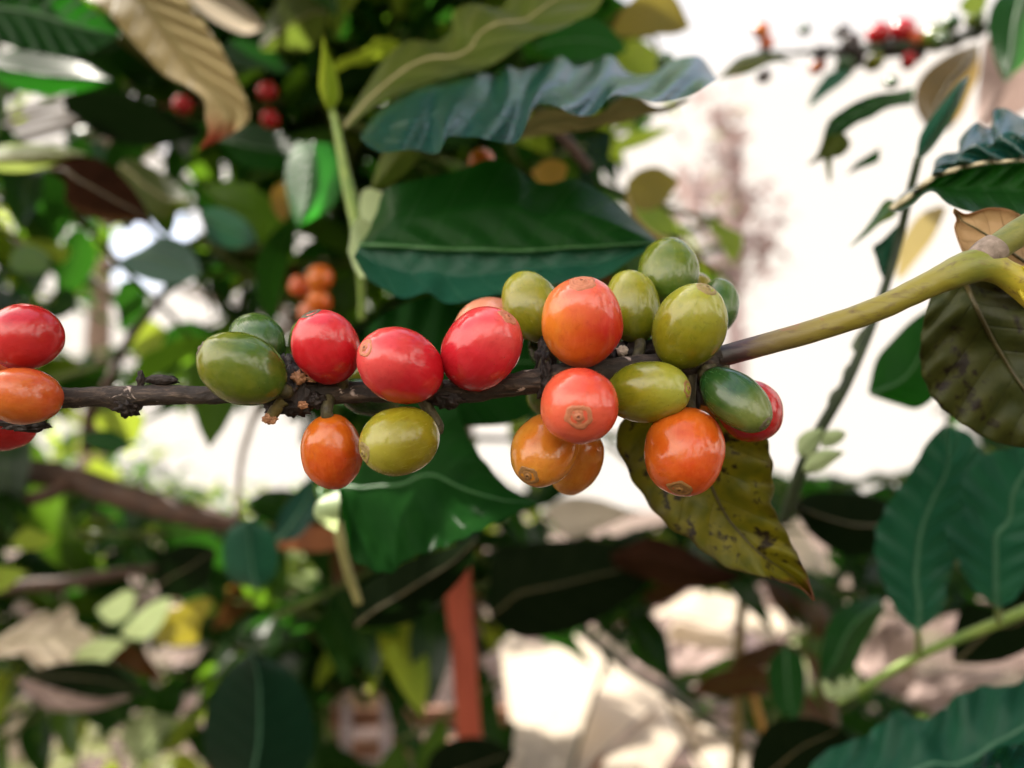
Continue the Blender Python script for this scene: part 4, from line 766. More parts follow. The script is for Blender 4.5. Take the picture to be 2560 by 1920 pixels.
leaf('ochre brown leaf behind the thin yellow twig, left of the bright gap', pts(r2, (1640, 920), (1700, 860), (1800, 840), (1900, 900)), pts(r2, (1645, 1000), (1720, 1060), (1820, 1030), (1905, 920)), .46, .44, leaf_mat('leaf_bronze', (0.1, 0.1, 0.02), (0.2, 0.15, 0.03), (0.5, 0.4, 0.05)), n=24, m=10)

# budding shoot at upper left middle
sh = empty('coffee_shoot', at(850, 420, .30), 'slender green shoot with a closed yellow-green leaf bud at its top', 'shoot')
vs, fs = tube_data([at(*q) for q in ((830, 272, .30), (845, 340, .298), (860, 420, .295), (878, 500, .29), (890, 560, .285), (897, 620, .28), (903, 700, .285), (905, 800, .29))], [.0012, .0016, .0020, .0024, .0022, .0026, .0016, .0014], 12, 60)
link('stem', local(sh, vs), fs, TWG, sh)
for a_, b_ in ((pts(r1, (1935, 640), (1890, 520), (1900, 380), (1915, 210)), pts(r1, (1950, 640), (1960, 500), (1950, 380), (1918, 210))), (pts(r1, (1950, 640), (1960, 560), (1950, 420), (1930, 290)), pts(r1, (1985, 635), (2015, 560), (1990, 430), (1934, 288)))):
    o = leaf(None, a_, b_, .30, .295, YL, name='leaf_bud', cat=None, n=24, m=8, fold=-.004); o.parent = sh; o.location = o.location - sh.location
leaf('pale green shiny leaf at the base node of the budding shoot', pts(r2, (300, 1060), (305, 980), (340, 945), (400, 960)), pts(r2, (310, 1110), (360, 1120), (400, 1060), (430, 970)), .275, .27, PG, n=18, m=8)
leaf('pale curled leaf stalk base where the big dark leaf begins', pts(r2, (240, 1260), (265, 1130), (300, 1090), (340, 1110)), pts(r2, (270, 1350), (320, 1400), (330, 1230), (360, 1130)), .25, .25, PG, n=20, m=8, bend=-.006)

# ================================================================== FRUIT AND TWIGS FARTHER BACK
BLK = fruit_mat('skin_dried_black', (0.02, 0.012, 0.012), (0.05, 0.025, 0.02), (1, 0, 0), 0.4, 0.0, rough=0.5)
leaf('mauve-grey dry leaf behind the top right corner leaves', [(2440, 300), (2450, 180), (2470, 90), (2540, 40), (2660, 0)], [(2460, 320), (2540, 290), (2620, 230), (2680, 120), (2664, 5)], .55, .5, MAUVE, n=24, m=12, fold=.01)
twg = empty('fruiting_twig', at(2200, 118, .52), 'dark thin coffee twig with small cherries against the bright gap, upper right', 'twig')
vs, fs = tube_data([at(*q) for q in ((1890, 134, .535), (1985, 132, .53), (2060, 128, .53), (2140, 124, .525), (2230, 118, .52), (2330, 108, .51), (2410, 92, .50), (2470, 66, .49), (2530, 36, .48), (2640, -30, .46))], [.0010, .0014, .0018, .0026, .0034, .0030, .0028, .0022, .0022, .0024], 14, 90, lambda p, t, a: 1 + .25 * noise.noise(p * 220))
link('bark', local(twg, vs), fs, TWD, twg)
UG = 'small cherries on the far twig at upper right'
for i_, (cx_, cy_, rx_, ry_) in enumerate(((2052, 132, 22, 14), (2118, 128, 34, 20), (2145, 140, 18, 26), (2238, 122, 40, 22), (2290, 128, 26, 22), (2370, 102, 34, 18), (2440, 78, 24, 16), (1912, 128, 12, 10))):
    bm = bmesh.new(); bmesh.ops.create_icosphere(bm, subdivisions=3, radius=1.0); s_ = .52 / F
    vv = [at(cx_, cy_, .522) + cdir(v.co.x * rx_, v.co.y * ry_, v.co.z * rx_ * .7) * s_ * (1 + .6 * noise.noise(v.co * 2 + Vector((i_ * 3.3, 0, 0)))) for v in bm.verts]
    ff = [tuple(x.index for x in f_.verts) for f_ in bm.faces]; bm.free(); link('node_crust', local(twg, vv), ff, M['crust'], twg)
bgc = lambda x, y, r, d, skin, lab, so=(0, -1), asp=1.12, grp=UG: cherry(x, y, r * 1.22 * asp, r * 1.22, d, (so[0] * r * .8, so[1] * r * .8), -1, skin, None, 0, lab, grp, None, False)
bgc(1903, 76, 17, .53, ORG, 'orange cherry standing alone at the left end of the far twig')
bgc(1916, 108, 15, .532, ORGL, 'dark orange cherry just under the orange one at the far twig end')
bgc(2011, 74, 12, .53, DGRN, 'slim green cherry at the left part of the far twig', (.5, -.8), 1.6)
bgc(2105, 80, 15, .53, BLK, 'black dried cherry standing on the far twig', (-.3, -.9), 1.3)
bgc(2128, 106, 19, .527, BLK, 'second black dried cherry slumped right of the first one', (.8, -.3), 1.25)
bgc(2196, 85, 22, .524, RED, 'bright red cherry, left of the red pair on the far twig', (-.8, 0))
bgc(2258, 76, 25, .52, RED, 'bright red cherry, taller one of the red pair on the far twig')
bgc(2293, 98, 18, .515, ORGL, 'orange cherry wedged between red and green on the far twig', (.6, -.5))
bgc(2341, 95, 28, .507, GRN, 'large green cherry on the right part of the far twig', (-.2, -.8))
bgc(2356, 100, 14, .490, DGRN, 'small dark green cherry overlapping the large green one on the far twig', (.7, -.4), 1.4)
bgc(2379, 57, 17, .50, DGRN, 'dark green cherry standing above the large green one', (-.1, -.8), 1.2)
bgc(2438, 48, 19, .49, GRN, 'bluish green cherry near the right end of the far twig', (.3, -.8))
bgc(2044, 166, 14, .53, ORGL, 'rusty cherry hanging under the left part of the far twig', (-.7, .5), 1.4)
bgc(2112, 168, 20, .525, DGRN, 'long green cherry hanging under the black dried ones', (.6, .6), 1.4)
bgc(2272, 152, 16, .515, REDD, 'dark red cherry hanging under the far twig', (.3, .8), 1.2)
bgc(2186, 156, 17, .522, OLV, 'olive cherry hanging under the bright red pair', (-.6, .5), 1.3)
bgc(2228, 206, 13, .42, DGRN, 'dark green cherry on top of the arched silhouette leaf', (0, -.9), 1.5, None)
bgc(1909, 190, 15, .45, BLK, 'lone dark oval cherry against the bright gap near the olive leaf', (.5, -.8), 1.5, None)
bgc(1664, 157, 20, .40, DGRN, 'dark green cherry behind the tip of the rippled leaf', (.5, -.7), 1.2, None)
LG = 'small red cherries in the dark foliage at left'
bgc(456, 262, 20, .50, RED, 'small red cherry beside the tip of the pale tan leaf', (-.1, -.8), 1.15, LG)
bgc(668, 228, 19, .52, RED, 'small red cherry, upper one of the two at upper left', (.3, -.8), 1.15, LG)
bgc(675, 299, 18, .52, RED, 'small red cherry, lower one of the two at upper left', (0, .8), 1.15, LG)
OG = 'small orange cherries in a blurred bunch at left'
bgc(800, 694, 27, .44, ORG, 'orange cherry at the top of the blurred bunch above the deep red one', (.2, -.8), 1.05, OG)
bgc(749, 715, 23, .455, ORGL, 'orange cherry at the left of the blurred bunch', (-.8, 0), 1.1, OG)
bgc(798, 754, 25, .445, ORG, 'orange cherry low in the blurred bunch', (.1, .8), 1.1, OG)
bgc(772, 780, 22, .46, PALE, 'pale orange cherry at the bottom of the blurred bunch', (-.3, .8), 1.1, OG)
bgc(1203, 405, 28, .30, ORG, 'orange-red cherry peeping out between the rippled leaf and the big dark leaf', (-.3, .7), 1.1, None)

# stake, pole, fence
def wood(name, a, b, **k): return plain_mat(name, a, b, 14, 0.75, 5, 0.5, 0.003, (3, 3, 0.6), **k)
rs = empty('red_stake', at(1150, 1880, .60) * 1.0, 'flat red painted stake standing upright below the broad green leaf', 'stake')
rs.location.z = 0
mb = MB(); d = .60; rows = 14
for i in range(rows + 1):
    t = i / rows; top = at(1143, 1440, d); bot = at(1185, 1990, d); bot = top + (bot - top) * (top.z / (top.z - bot.z))
    c = bot.lerp(top, t); wv = .0097 * (1 - .12 * t) + .0012 * noise.noise(Vector((t * 6, 0, 0)))
    for sx, sy in ((-1, -1), (1, -1), (1, 1), (-1, 1)):
        z = 0.014 * sx if i == rows else 0
        mb.v.append(c + Vector((wv * sx + .002 * noise.noise(Vector((t * 9, 3, 0))), 0.004 * sy, z))); mb.uv.append((t, .5))
for i in range(rows):
    for k in range(4):
        a, b = i * 4 + k, i * 4 + (k + 1) % 4; mb.f.append((a, b, b + 4, a + 4))
mb.f.append((3, 2, 1, 0)); mb.f.append(tuple(range(rows * 4, rows * 4 + 4)))
mb.v = local(rs, mb.v); mb.build('board', wood('red_paint', (0.21, 0.035, 0.016), (0.32, 0.06, 0.027), c3=(0.06, 0.016, 0.011)), rs, False)
bp_ = empty('bamboo_pole', at(950, 1500, .78), 'thin yellowish bamboo pole lying across the dark lower middle', 'pole')
vs, fs = tube_data([at(*q) for q in ((420, 1530, .80), (640, 1515, .79), (800, 1503, .78), (950, 1498, .775), (1100, 1492, .77), (1240, 1483, .765))], [.0055, .0058, .006, .006, .0058, .0055], 14, 80, lambda p, t, a: 1 + .22 * max(0, math.cos(t * 6 * math.pi)) ** 14)
link('cane', local(bp_, vs), fs, plain_mat('bamboo', (0.20, 0.14, 0.025), (0.36, 0.26, 0.06), 60, 0.5), bp_)
fe = empty('garden_fence', Vector((at(1030, 1790, 1.45).x, at(1030, 1790, 1.45).y, 0)), 'low weathered wooden fence of brown rails and lilac-grey pickets at the bottom', 'fence')
WB = wood('brown_board', (0.16, 0.07, 0.04), (0.30, 0.15, 0.09)); WL = wood('lilac_grey_board', (0.30, 0.25, 0.28), (0.45, 0.39, 0.42)); WO = wood('tan_board', (0.40, 0.26, 0.15), (0.55, 0.40, 0.26))
for x0, x1, y, hh, m, dd in ((560, 1480, 1792, .016, WB, 1.45), (560, 1480, 1870, .014, WB, 1.46), (880, 1030, 1744, .014, WO, 1.43)):
    a, b = at(x0, y, dd), at(x1, y, dd); c = (a + b) / 2
    v, f = box_data(c, (b - a) / 2, Vector((0, .011, 0)), Vector((0, 0, hh))); link('rail', local(fe, v), f, m, fe, False)
for px, ytop, ln_ in ((867, 1755, .01), (963, 1600, .02), (1228, 1760, .04)):
    top = at(px, ytop, 1.42); c = Vector((top.x + ln_ / 2, top.y, top.z / 2))
    v, f = box_data(c, Vector((.0085, 0, 0)), Vector((0, .005, 0)), Vector((-ln_ / 2, 0, top.z / 2))); link('picket', local(fe, v), f, WL, fe, False)
for px in (560, 1480):
    top = at(px, 1740, 1.5); v, f = box_data(Vector((top.x, top.y, top.z / 2)), Vector((.02, 0, 0)), Vector((0, .02, 0)), Vector((0, 0, top.z / 2))); link('post', local(fe, v), f, WB, fe, False)

# pale dry leaves and twigs, lower middle
def dry(lab, a, b, d0, d1, mat, **k): leaf(lab, pts(r7, *a), pts(r7, *b), d0, d1, mat, name='dry_leaf', cat='dry leaf', n=30, m=14, **k)
dry('largest pale sunlit dry leaf, torn and standing at the bottom middle', ((40, 900), (85, 1000), (110, 1200), (140, 1400), (160, 1750)), ((62, 900), (200, 1050), (380, 1080), (460, 1030), (622, 1130), (545, 1350), (430, 1720)), 1.8, 1.02, WH, ripple=.004, nv=3, jitter=.02)
dry('pale dry leaf panel right of the largest one, split off by a thin twig', ((634, 1132), (570, 1280), (500, 1430), (446, 1700)), ((640, 1132), (760, 1220), (872, 1316), (740, 1440), (570, 1600), (480, 1740)), 1.7, 1.05, WH, ripple=.004, nv=3, jitter=.02)
dry('pale dry leaf panel with a greenish foot at the bottom', ((880, 1332), (740, 1472), (640, 1562), (560, 1700)), ((890, 1337), (930, 1420), (972, 1510), (900, 1620), (840, 1740)), 1.6, 1.06, WH, ripple=.004, nv=3, jitter=.02)
dry('narrow pale dry leaf strip between two dark twigs at the bottom', ((905, 1325), (925, 1400), (980, 1490), (1010, 1525)), ((935, 1318), (1020, 1380), (1046, 1480), (1016, 1527)), 1.30, 1.22, WH)
dry('pale dry leaf at the bottom, rightmost of the sunlit group', ((990, 1525), (1010, 1600), (1060, 1720)), ((1080, 1430), (1220, 1500), (1295, 1560), (1260, 1730)), 1.28, 1.1, WH, jitter=.02)
dry('bright lozenge of dry leaf under the yellowing leaf, upper one', ((830, 915), (900, 885), (1020, 815), (1130, 822), (1235, 842)), ((845, 940), (920, 930), (1050, 962), (1150, 982), (1240, 960)), 1.2, 1.15, WH, dside=(.05, -.05))
dry('bright lozenge of dry leaf under the yellowing leaf, lower one', ((895, 1000), (940, 952), (1060, 975), (1190, 1000), (1240, 1080)), ((905, 1055), (1000, 1072), (1100, 1092), (1200, 1103), (1242, 1090)), 1.2, 1.15, WH, dside=(.05, -.05))
dry('bright ragged dry leaf right of the two lozenges', ((1240, 955), (1275, 925), (1380, 900), (1470, 930), (1545, 945)), ((1245, 985), (1330, 1030), (1385, 1058), (1440, 1000), (1545, 958)), 1.22, 1.18, WH, dside=(.05, -.05))
dry('small round bright dry leaf above the ragged one', ((1245, 900), (1250, 840), (1290, 825), (1322, 860)), ((1255, 910), (1290, 912), (1315, 900), (1324, 868)), 1.2, 1.18, WH, dside=(.03, -.03))
dry('mauve shaded dry leaf below the bright lozenges', ((715, 1150), (780, 1098), (880, 1075), (1000, 1080), (1180, 1112)), ((730, 1172), (840, 1240), (960, 1262), (1030, 1342), (1185, 1130)), 1.3, 1.2, MAUVE, ripple=.006, nv=4, dside=(.04, -.02))
dry('pale slanting dry leaf right of the yellowing leaf', ((1440, 480), (1500, 460), (1560, 560), (1640, 650)), ((1430, 490), (1490, 620), (1580, 740), (1645, 730)), 1.1, 1.05, WH, dside=(.03, -.03))
dry('pinkish dry leaves heap behind the lower right twig', ((1780, 1180), (1830, 1060), (1950, 960), (2080, 990)), ((1800, 1200), (1900, 1290), (2050, 1300), (2090, 1010)), 1.1, 1.0, MAUVE, ripple=.01, nv=5, dside=(.04, -.04))
dry('pinkish dry leaf under the lower right twig near the right edge', ((1900, 1340), (2000, 1250), (2150, 1200), (2330, 1190), (2500, 1200)), ((1920, 1370), (2050, 1390), (2200, 1370), (2350, 1300), (2500, 1230)), 1.1, 1.0, MAUVE, ripple=.01, nv=6, dside=(.05, -.05))
def twig(label, path, r0, r1, mat, name='twig'):
    w_ = [at(*q) for q in path]; n_ = len(w_)
    v, f = tube_data(w_, [r0 + (r1 - r0) * i / (n_ - 1) for i in range(n_)], 10, 40, lambda p, t, a: 1 + .18 * noise.noise(p * 130))
    o = link(name, [q - w_[0] for q in v], f, mat); o.location = w_[0]; return tag(o, label, 'twig')
twig('dark brown twig slanting over the pale dry leaves at the bottom', [r7(x, y) + (1.0,) for x, y in ((460, 990), (560, 1070), (700, 1180), (870, 1292), (960, 1350), (1080, 1440), (1300, 1570), (1400, 1640))], .006, .004, TWD)
twig('thin dark twig crossing the largest pale dry leaf', [r7(x, y) + (.98,) for x, y in ((630, 1100), (600, 1170), (540, 1330), (480, 1520), (420, 1720))], .0028, .0022, TWD)
twig('thin olive twig curving down between the pale dry leaves', [r7(x, y) + (.98,) for x, y in ((880, 1315), (915, 1400), (975, 1520), (1060, 1640), (1120, 1740))], .0025, .0025, plain_mat('olive_twig', (0.09, 0.07, 0.02), (0.18, 0.14, 0.04), 60, .6))
twig('slim olive stem standing under the yellowing leaf tip', [r7(x, y) + (.7,) for x, y in ((1262, 700), (1252, 850), (1240, 1000), (1230, 1200), (1225, 1450), (1215, 1750))], .004, .0048, plain_mat('olive_stem', (0.12, 0.09, 0.03), (0.2, 0.15, 0.05), 60, .6))
twig('ragged ochre twig with rusty flecks right of the slim olive stem', [r7(x, y) + (.7,) for x, y in ((1255, 1120), (1280, 1230), (1310, 1340), (1340, 1450), (1375, 1540))], .004, .003, plain_mat('ochre_twig', (0.3, 0.15, 0.03), (0.45, 0.26, 0.06), 60, .6))
twig('thin yellow twig curving behind the green cherries from the ochre leaf', [r2(x, y) + (.3,) for x, y in ((1640, 980), (1680, 1080), (1740, 1150), (1820, 1200), (1900, 1230))], .0010, .0010, plain_mat('yellow_twig', (0.3, 0.22, 0.05), (0.4, 0.3, 0.1), 60, .6))
twig('rust brown twig behind the rippled leaf', [r2(x, y) + (.36,) for x, y in ((1300, 660), (1350, 720), (1400, 780), (1460, 850))], .0028, .0022, TWB)
twig('olive leaf stalk hanging left of the broad green hanging leaf', [r6(x, y) + (.30,) for x, y in ((285, 420), (310, 520), (340, 650), (370, 740), (400, 830))], .0022, .0016, plain_mat('olive_stalk', (0.12, 0.11, 0.03), (0.2, 0.18, 0.06), 60, .6))
twig('thin grey twig crossing the bright gap under the branch at left', [(648, 1010, .5), (620, 1090, .5), (602, 1160, .5), (590, 1290, .5)], .0022, .0018, plain_mat('grey_twig', (0.2, 0.17, 0.15), (0.3, 0.26, 0.23), 60, .6))
twig('reddish brown twig rising left of the bright gap at left', [(215, 1130, .6), (225, 1040, .6), (270, 960, .6), (310, 870, .62), (380, 770, .63), (420, 720, .64)], .0042, .003, TWB)

# ================================================================== BUSHES, TREES, GROUND
def inpoly(x, y, poly):
    c = False; j = len(poly) - 1
    for i in range(len(poly)):
        (xi, yi), (xj, yj) = poly[i], poly[j]
        if (yi > y) != (yj > y) and x < (xj - xi) * (y - yi) / (yj - yi) + xi: c = not c
        j = i
    return c
def ell(cx, cy, rx, ry, rot=0, n=12):
    c, s = math.cos(R(rot)), math.sin(R(rot))
    return [(cx + rx * math.cos(a) * c - ry * math.sin(a) * s, cy + rx * math.cos(a) * s + ry * math.sin(a) * c) for a in (2 * math.pi * k / n for k in range(n))]
OPEN_BIG = [[(1720, -300), (2900, -300), (2900, 60), (2480, 300), (2440, 520), (2300, 700), (2260, 900), (2140, 1000), (2100, 1090), (1900, 1110), (1880, 600), (1830, 560), (1740, 500), (1620, 450), (1600, 390), (1650, 330), (1760, 220), (1640, 140)],
        [(300, 1040), (700, 1030), (780, 1100), (780, 1180), (720, 1225), (560, 1255), (480, 1245), (380, 1230), (300, 1190)]]
OPEN = OPEN_BIG + [[(1110, 1450), (1190, 1440), (1215, 1920), (1130, 1920)], ell(365, 597, 135, 40, -20), [(560, 700), (640, 745), (720, 740), (730, 860), (640, 810)], [(400, 710), (450, 710), (560, 790), (500, 830), (440, 790)], ell(210, 835, 75, 45, 10), ell(130, 1080, 70, 45),
        [(1160, 1055), (1230, 1030), (1300, 1050), (1300, 1210), (1230, 1200)], [(1495, 400), (1555, 385), (1570, 525), (1520, 500)], [(1360, 1260), (1560, 1180), (1680, 1310), (1580, 1325), (1400, 1295)],
        ell(105, 300, 50, 26), ell(225, 277, 17, 17), ell(270, 200, 18, 18), ell(45, 440, 38, 18, 15), ell(400, 430, 26, 18, 30), ell(790, 650, 26, 40), ell(845, 410, 20, 20), ell(315, 65, 20, 26),
        [(0, 1480), (300, 1470), (560, 1480), (540, 1640), (240, 1690), (0, 1700)], [(1250, 1600), (1440, 1580), (1560, 1640), (1700, 1780), (1700, 1930), (1280, 1930)], [(1630, 1480), (1850, 1470), (2010, 1530), (1920, 1620), (1700, 1630)], [(1740, 1800), (1880, 1800), (1880, 1930), (1740, 1930)], [(830, 1730), (960, 1720), (970, 1900), (850, 1890)], [(1020, 1760), (1090, 1770), (1080, 1860), (1020, 1850)], [(-50, 1750), (540, 1740), (700, 1930), (-50, 1940)],
        [(640, 1370), (810, 1370), (810, 1480), (700, 1500)], [(1960, 1270), (2070, 1420), (2010, 1440), (1950, 1340)], [(2150, 1560), (2560, 1530), (2560, 1740), (2300, 1760), (2140, 1700)], [(2080, 1000), (2320, 1000), (2300, 1100), (2080, 1130)],
        ell(930, 1340, 60, 14), ell(1230, 1350, 50, 22), ell(1380, 1385, 32, 24), ell(240, 1310, 30, 22), ell(330, 1300, 70, 16), ell(530, 1340, 34, 14), ell(290, 1430, 60, 20, -20), ell(700, 240, 30, 24), ell(560, 80, 30, 25), ell(1170, 230, 24, 18)]
def free(p, opens):
    q = proj(p)
    return q is None or not any(inpoly(q[0], q[1], o) for o in opens)
class Crown:
    def __init__(s): s.mb = MB(); s.idx = []
    def add(s, v, f, uv, mi): s.mb.add(v, f, uv); s.idx += [mi] * len(f)
    def build(s, root, mats, name='crown'):
        s.mb.v = local(root, s.mb.v); o = s.mb.build(name, mats[0], root)
        for m in mats[1:]: o.data.materials.append(m)
        o.data.polygons.foreach_set('material_index', s.idx); return o
rnd = random.Random(5)
HOLES = [(at(430, 130, .34), .030), (at(*r5(300, 950), .68), .06), (at(*r5(520, 1030), .68), .05), (at(*r7(380, 1300), 1.35), .16), (at(*r7(760, 1400), 1.3), .12), (at(*r7(1050, 920), 1.17), .09), (at(*r7(1380, 980), 1.2), .08),
         (at(320, 1180, .7), .05), (at(390, 860, .7), .05), (at(*r7(560, 900), .79), .05), (at(*r5(850, 850), .7), .07), (at(90, 365, .43), .03)]
def lit(c, m=.05):
    """keeps a few gaps towards the sun so that flecks of direct light reach some leaves"""
    for T, r in HOLES:
        v_ = c - T; k_ = v_.dot(SUN)
        if k_ > .03 and (v_ - SUN * k_).length < r + m: return False
    return True
def rleaf(c, size, face, wts, cr, opens, tries_ok=True):
    az = rnd.uniform(0, 2 * math.pi); d = Vector((math.cos(az), math.sin(az) * .7, rnd.uniform(-.9, .25))).normalized()
    nrm = (Vector((rnd.uniform(-.7, .7), -face + rnd.uniform(-.5, .5), 1 - face * .6 + rnd.uniform(-.4, .4)))).normalized()
    if abs(d.dot(nrm)) > .92: nrm = Vector((0, -1, .2))
    L = size * rnd.uniform(.75, 1.25)
    if not lit(c, size * .4): return False
    base = c - d * L * .5
    if opens and not all(free(base + d * L * k + off, opens) for k in (0, .33, .66, 1) for off in ((Vector((0, 0, .0)),) if k in (0, 1) else (Vector((0, 0, L * .12)), Vector((0, 0, -L * .12))))): return False
    v, f, uv = leaf_piece(base, d, nrm, L, L * rnd.uniform(.36, .48), rnd.uniform(0, .9), rnd.uniform(.05, .4), L * rnd.uniform(.0, .02))
    x = rnd.random(); mi = 0
    while mi < len(wts) - 1 and x > wts[mi]: x -= wts[mi]; mi += 1
    cr.add(v, f, uv, mi); return True
def spray(c, size, face, wts, cr, opens, tm):
    """a short twig with opposite pairs of leaves"""
    if not lit(c, size * .8): return 0
    az = rnd.uniform(0, 2 * math.pi); d = Vector((math.cos(az), math.sin(az) * .6, rnd.uniform(-.5, .3))).normalized(); up = Vector((rnd.uniform(-.4, .4), -face * .7 + rnd.uniform(-.3, .3), 1)).normalized()
    side = d.cross(up).normalized(); up = side.cross(d); nn = rnd.choice((2, 3, 3)); st_ = size * rnd.uniform(.4, .6); got = 0; x = rnd.random(); mi = 0
    while mi < len(wts) - 1 and x > wts[mi]: x -= wts[mi]; mi += 1
    pth = [c + d * (st_ * k) - Vector((0, 0, .03 * size * k * k)) for k in range(nn)]
    if opens and not free(c - d * st_ * 1.3, opens): return 0
    if opens and not all(free(q, opens) for q in pth): return 0
    for k, q in enumerate(pth):
        for sg in (-1, 1):
            ld = (side * sg * rnd.uniform(.7, 1) + d * rnd.uniform(.2, .8) - Vector((0, 0, rnd.uniform(.1, .7)))).normalized(); L = size * rnd.uniform(.7, 1.15) * (1 - .12 * (nn - 1 - k))
            if opens and not all(free(q + ld * L * u, opens) for u in (.25, .6, 1)): continue
            v, f, uv = leaf_piece(q, ld, (up + Vector((rnd.uniform(-.3, .3), rnd.uniform(-.3, .3), 0))).normalized(), L, L * rnd.uniform(.34, .44), rnd.uniform(.1, .9), rnd.uniform(.05, .4), L * rnd.uniform(.0, .025))
            cr.add(v, f, uv, mi); got += 1
    if got > 1:
        v, f = tube_data([pth[0] - d * st_ * 1.3 + Vector((0, 0, .01))] + pth, [.0028 * size / .1] + [.0022 * size / .1] * nn, 6, 8); cr.add(v, f, None, tm)
    return got
def fill(cr, xr, yr, dr, n, size, wts, opens, face=.6):
    got = 0; k = 0
    while got < n and k < n * 6:
        k += 1
        c = at(rnd.uniform(*xr), rnd.uniform(*yr), rnd.uniform(*dr))
        if c.z < .06: continue
        if rnd.random() < .4: got += spray(c, size, face, wts, cr, opens, len(wts) - 1)
        elif rleaf(c, size, face, wts, cr, opens): got += 1
def limbs(root, base, tips, r, mat, opens=None, name='limb'):
    """thin boughs from the trunk to points in the crown"""
    for q in tips:
        m1 = base.lerp(q, .5) + Vector((rnd.uniform(-.06, .06), rnd.uniform(-.03, .06), rnd.uniform(0, .08)))
        if opens and not all(free(base.lerp(m1, k / 6), opens) and free(m1.lerp(q, k / 6), opens) for k in range(7)): continue
        v, f = tube_data([base, m1, q], [r, r * .7, r * .35], 8, 24, lambda p, t, a: 1 + .15 * noise.noise(p * 60))
        link(name, local(root, v), f, mat, root)
BKW = plain_mat('bush_bark', (0.05, 0.032, 0.02), (0.14, 0.09, 0.06), 50, .8, 5, .7, .004, (1, 1, .3))
def isl(m, k): return m
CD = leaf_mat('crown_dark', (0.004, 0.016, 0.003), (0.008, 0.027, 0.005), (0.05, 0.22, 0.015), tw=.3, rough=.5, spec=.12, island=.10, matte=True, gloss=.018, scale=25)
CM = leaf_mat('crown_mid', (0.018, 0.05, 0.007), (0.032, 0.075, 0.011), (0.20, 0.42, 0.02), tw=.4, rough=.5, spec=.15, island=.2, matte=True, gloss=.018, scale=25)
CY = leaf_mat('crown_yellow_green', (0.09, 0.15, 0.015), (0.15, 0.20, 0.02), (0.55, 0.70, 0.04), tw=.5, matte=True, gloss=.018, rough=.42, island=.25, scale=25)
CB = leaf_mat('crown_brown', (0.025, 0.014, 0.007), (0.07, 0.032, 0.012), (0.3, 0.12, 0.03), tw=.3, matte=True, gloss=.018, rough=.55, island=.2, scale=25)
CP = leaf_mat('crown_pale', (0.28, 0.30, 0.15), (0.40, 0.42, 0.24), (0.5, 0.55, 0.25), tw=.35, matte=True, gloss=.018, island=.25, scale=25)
def bush(label, base, trunk_top, r, name='coffee_bush', cat='bush', group=None):
    o = empty(name, Vector((base.x, base.y, 0)), label, cat, group)
    b0 = Vector((base.x, base.y, -.02))
    v, f = tube_data([b0, b0.lerp(trunk_top, .4) + Vector((.02, 0, 0)), b0.lerp(trunk_top, .75) + Vector((-.015, .01, 0)), trunk_top], [r, r * .85, r * .7, r * .45], 14, 40, lambda p, t, a: 1 + .12 * noise.noise(p * 40))
    link('trunk', local(o, v), f, BKW, o); return o

# A: dark bush on the left, plus unseen leaves added above to shade the branch
for _ in range(26):      # small chinks of light left open in the foliage
    cx_, cy_ = rnd.uniform(-20, 1250), rnd.choice((rnd.uniform(0, 800), rnd.uniform(1260, 1760))); r_ = rnd.uniform(9, 24); OPEN.append(ell(cx_, cy_, r_ * rnd.uniform(.8, 1.7), r_, rnd.uniform(-40, 40), 8))
for _ in range(30):
    cx_, cy_ = rnd.uniform(-20, 1000), rnd.uniform(0, 600); r_ = rnd.uniform(8, 20); OPEN.append(ell(cx_, cy_, r_ * rnd.uniform(.8, 1.6), r_, rnd.uniform(-40, 40), 8))
leaf('dark leaf at the bottom edge in front of the red stake', [(1060, 1960), (1075, 1890), (1130, 1850), (1210, 1845), (1290, 1880)], [(1080, 1990), (1150, 2000), (1230, 1980), (1290, 1884)], .54, .52, BL, n=20, m=10, midrib=RIBD)
A = bush('dense dark green coffee bush filling the left half behind the branch', at(-500, 1200, .95), at(-420, 200, .9), .022)
cr = Crown()
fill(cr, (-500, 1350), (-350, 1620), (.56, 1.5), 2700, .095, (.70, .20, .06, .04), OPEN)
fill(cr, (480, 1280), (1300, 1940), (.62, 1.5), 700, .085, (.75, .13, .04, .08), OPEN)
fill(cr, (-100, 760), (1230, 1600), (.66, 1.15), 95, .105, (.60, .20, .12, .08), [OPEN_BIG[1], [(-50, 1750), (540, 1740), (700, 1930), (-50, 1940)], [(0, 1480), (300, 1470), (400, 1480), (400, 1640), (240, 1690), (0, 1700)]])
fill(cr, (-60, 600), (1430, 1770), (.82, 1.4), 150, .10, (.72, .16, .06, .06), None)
# added leaves, unseen above the frame, that keep the sun off the branch and the leaves beside it
k = 0
while k < 400:
    g = at(rnd.uniform(820, 1380), rnd.uniform(960, 1440), .245) if k < 60 else at(rnd.uniform(-150, 2700), rnd.uniform(430, 1350), rnd.choice((.14, .16, .2, .25, .3)))
    c = g + SUN * rnd.uniform(.30, .75) + Vector((rnd.uniform(-.03, .03), rnd.uniform(-.03, .03), 0))
    q = proj(c)
    if q and -300 < q[0] < 2860 and -260 < q[1] < 2200: continue
    if not lit(c, .045): continue
    az = rnd.uniform(0, 6.28); d = Vector((math.cos(az), math.sin(az), rnd.uniform(-.5, .1))); nrm = (SUN + Vector((rnd.uniform(-.5, .5), rnd.uniform(-.5, .5), rnd.uniform(-.3, .3)))).normalized()
    L = rnd.uniform(.09, .14); v, f, uv = leaf_piece(c - d.normalized() * L / 2, d, nrm, L, L * .45, .5, .2, .001)
    cr.add(v, f, uv, 0 if rnd.random() < .7 else 1); k += 1
cr.build(A, [CD, CM, CY, CB])
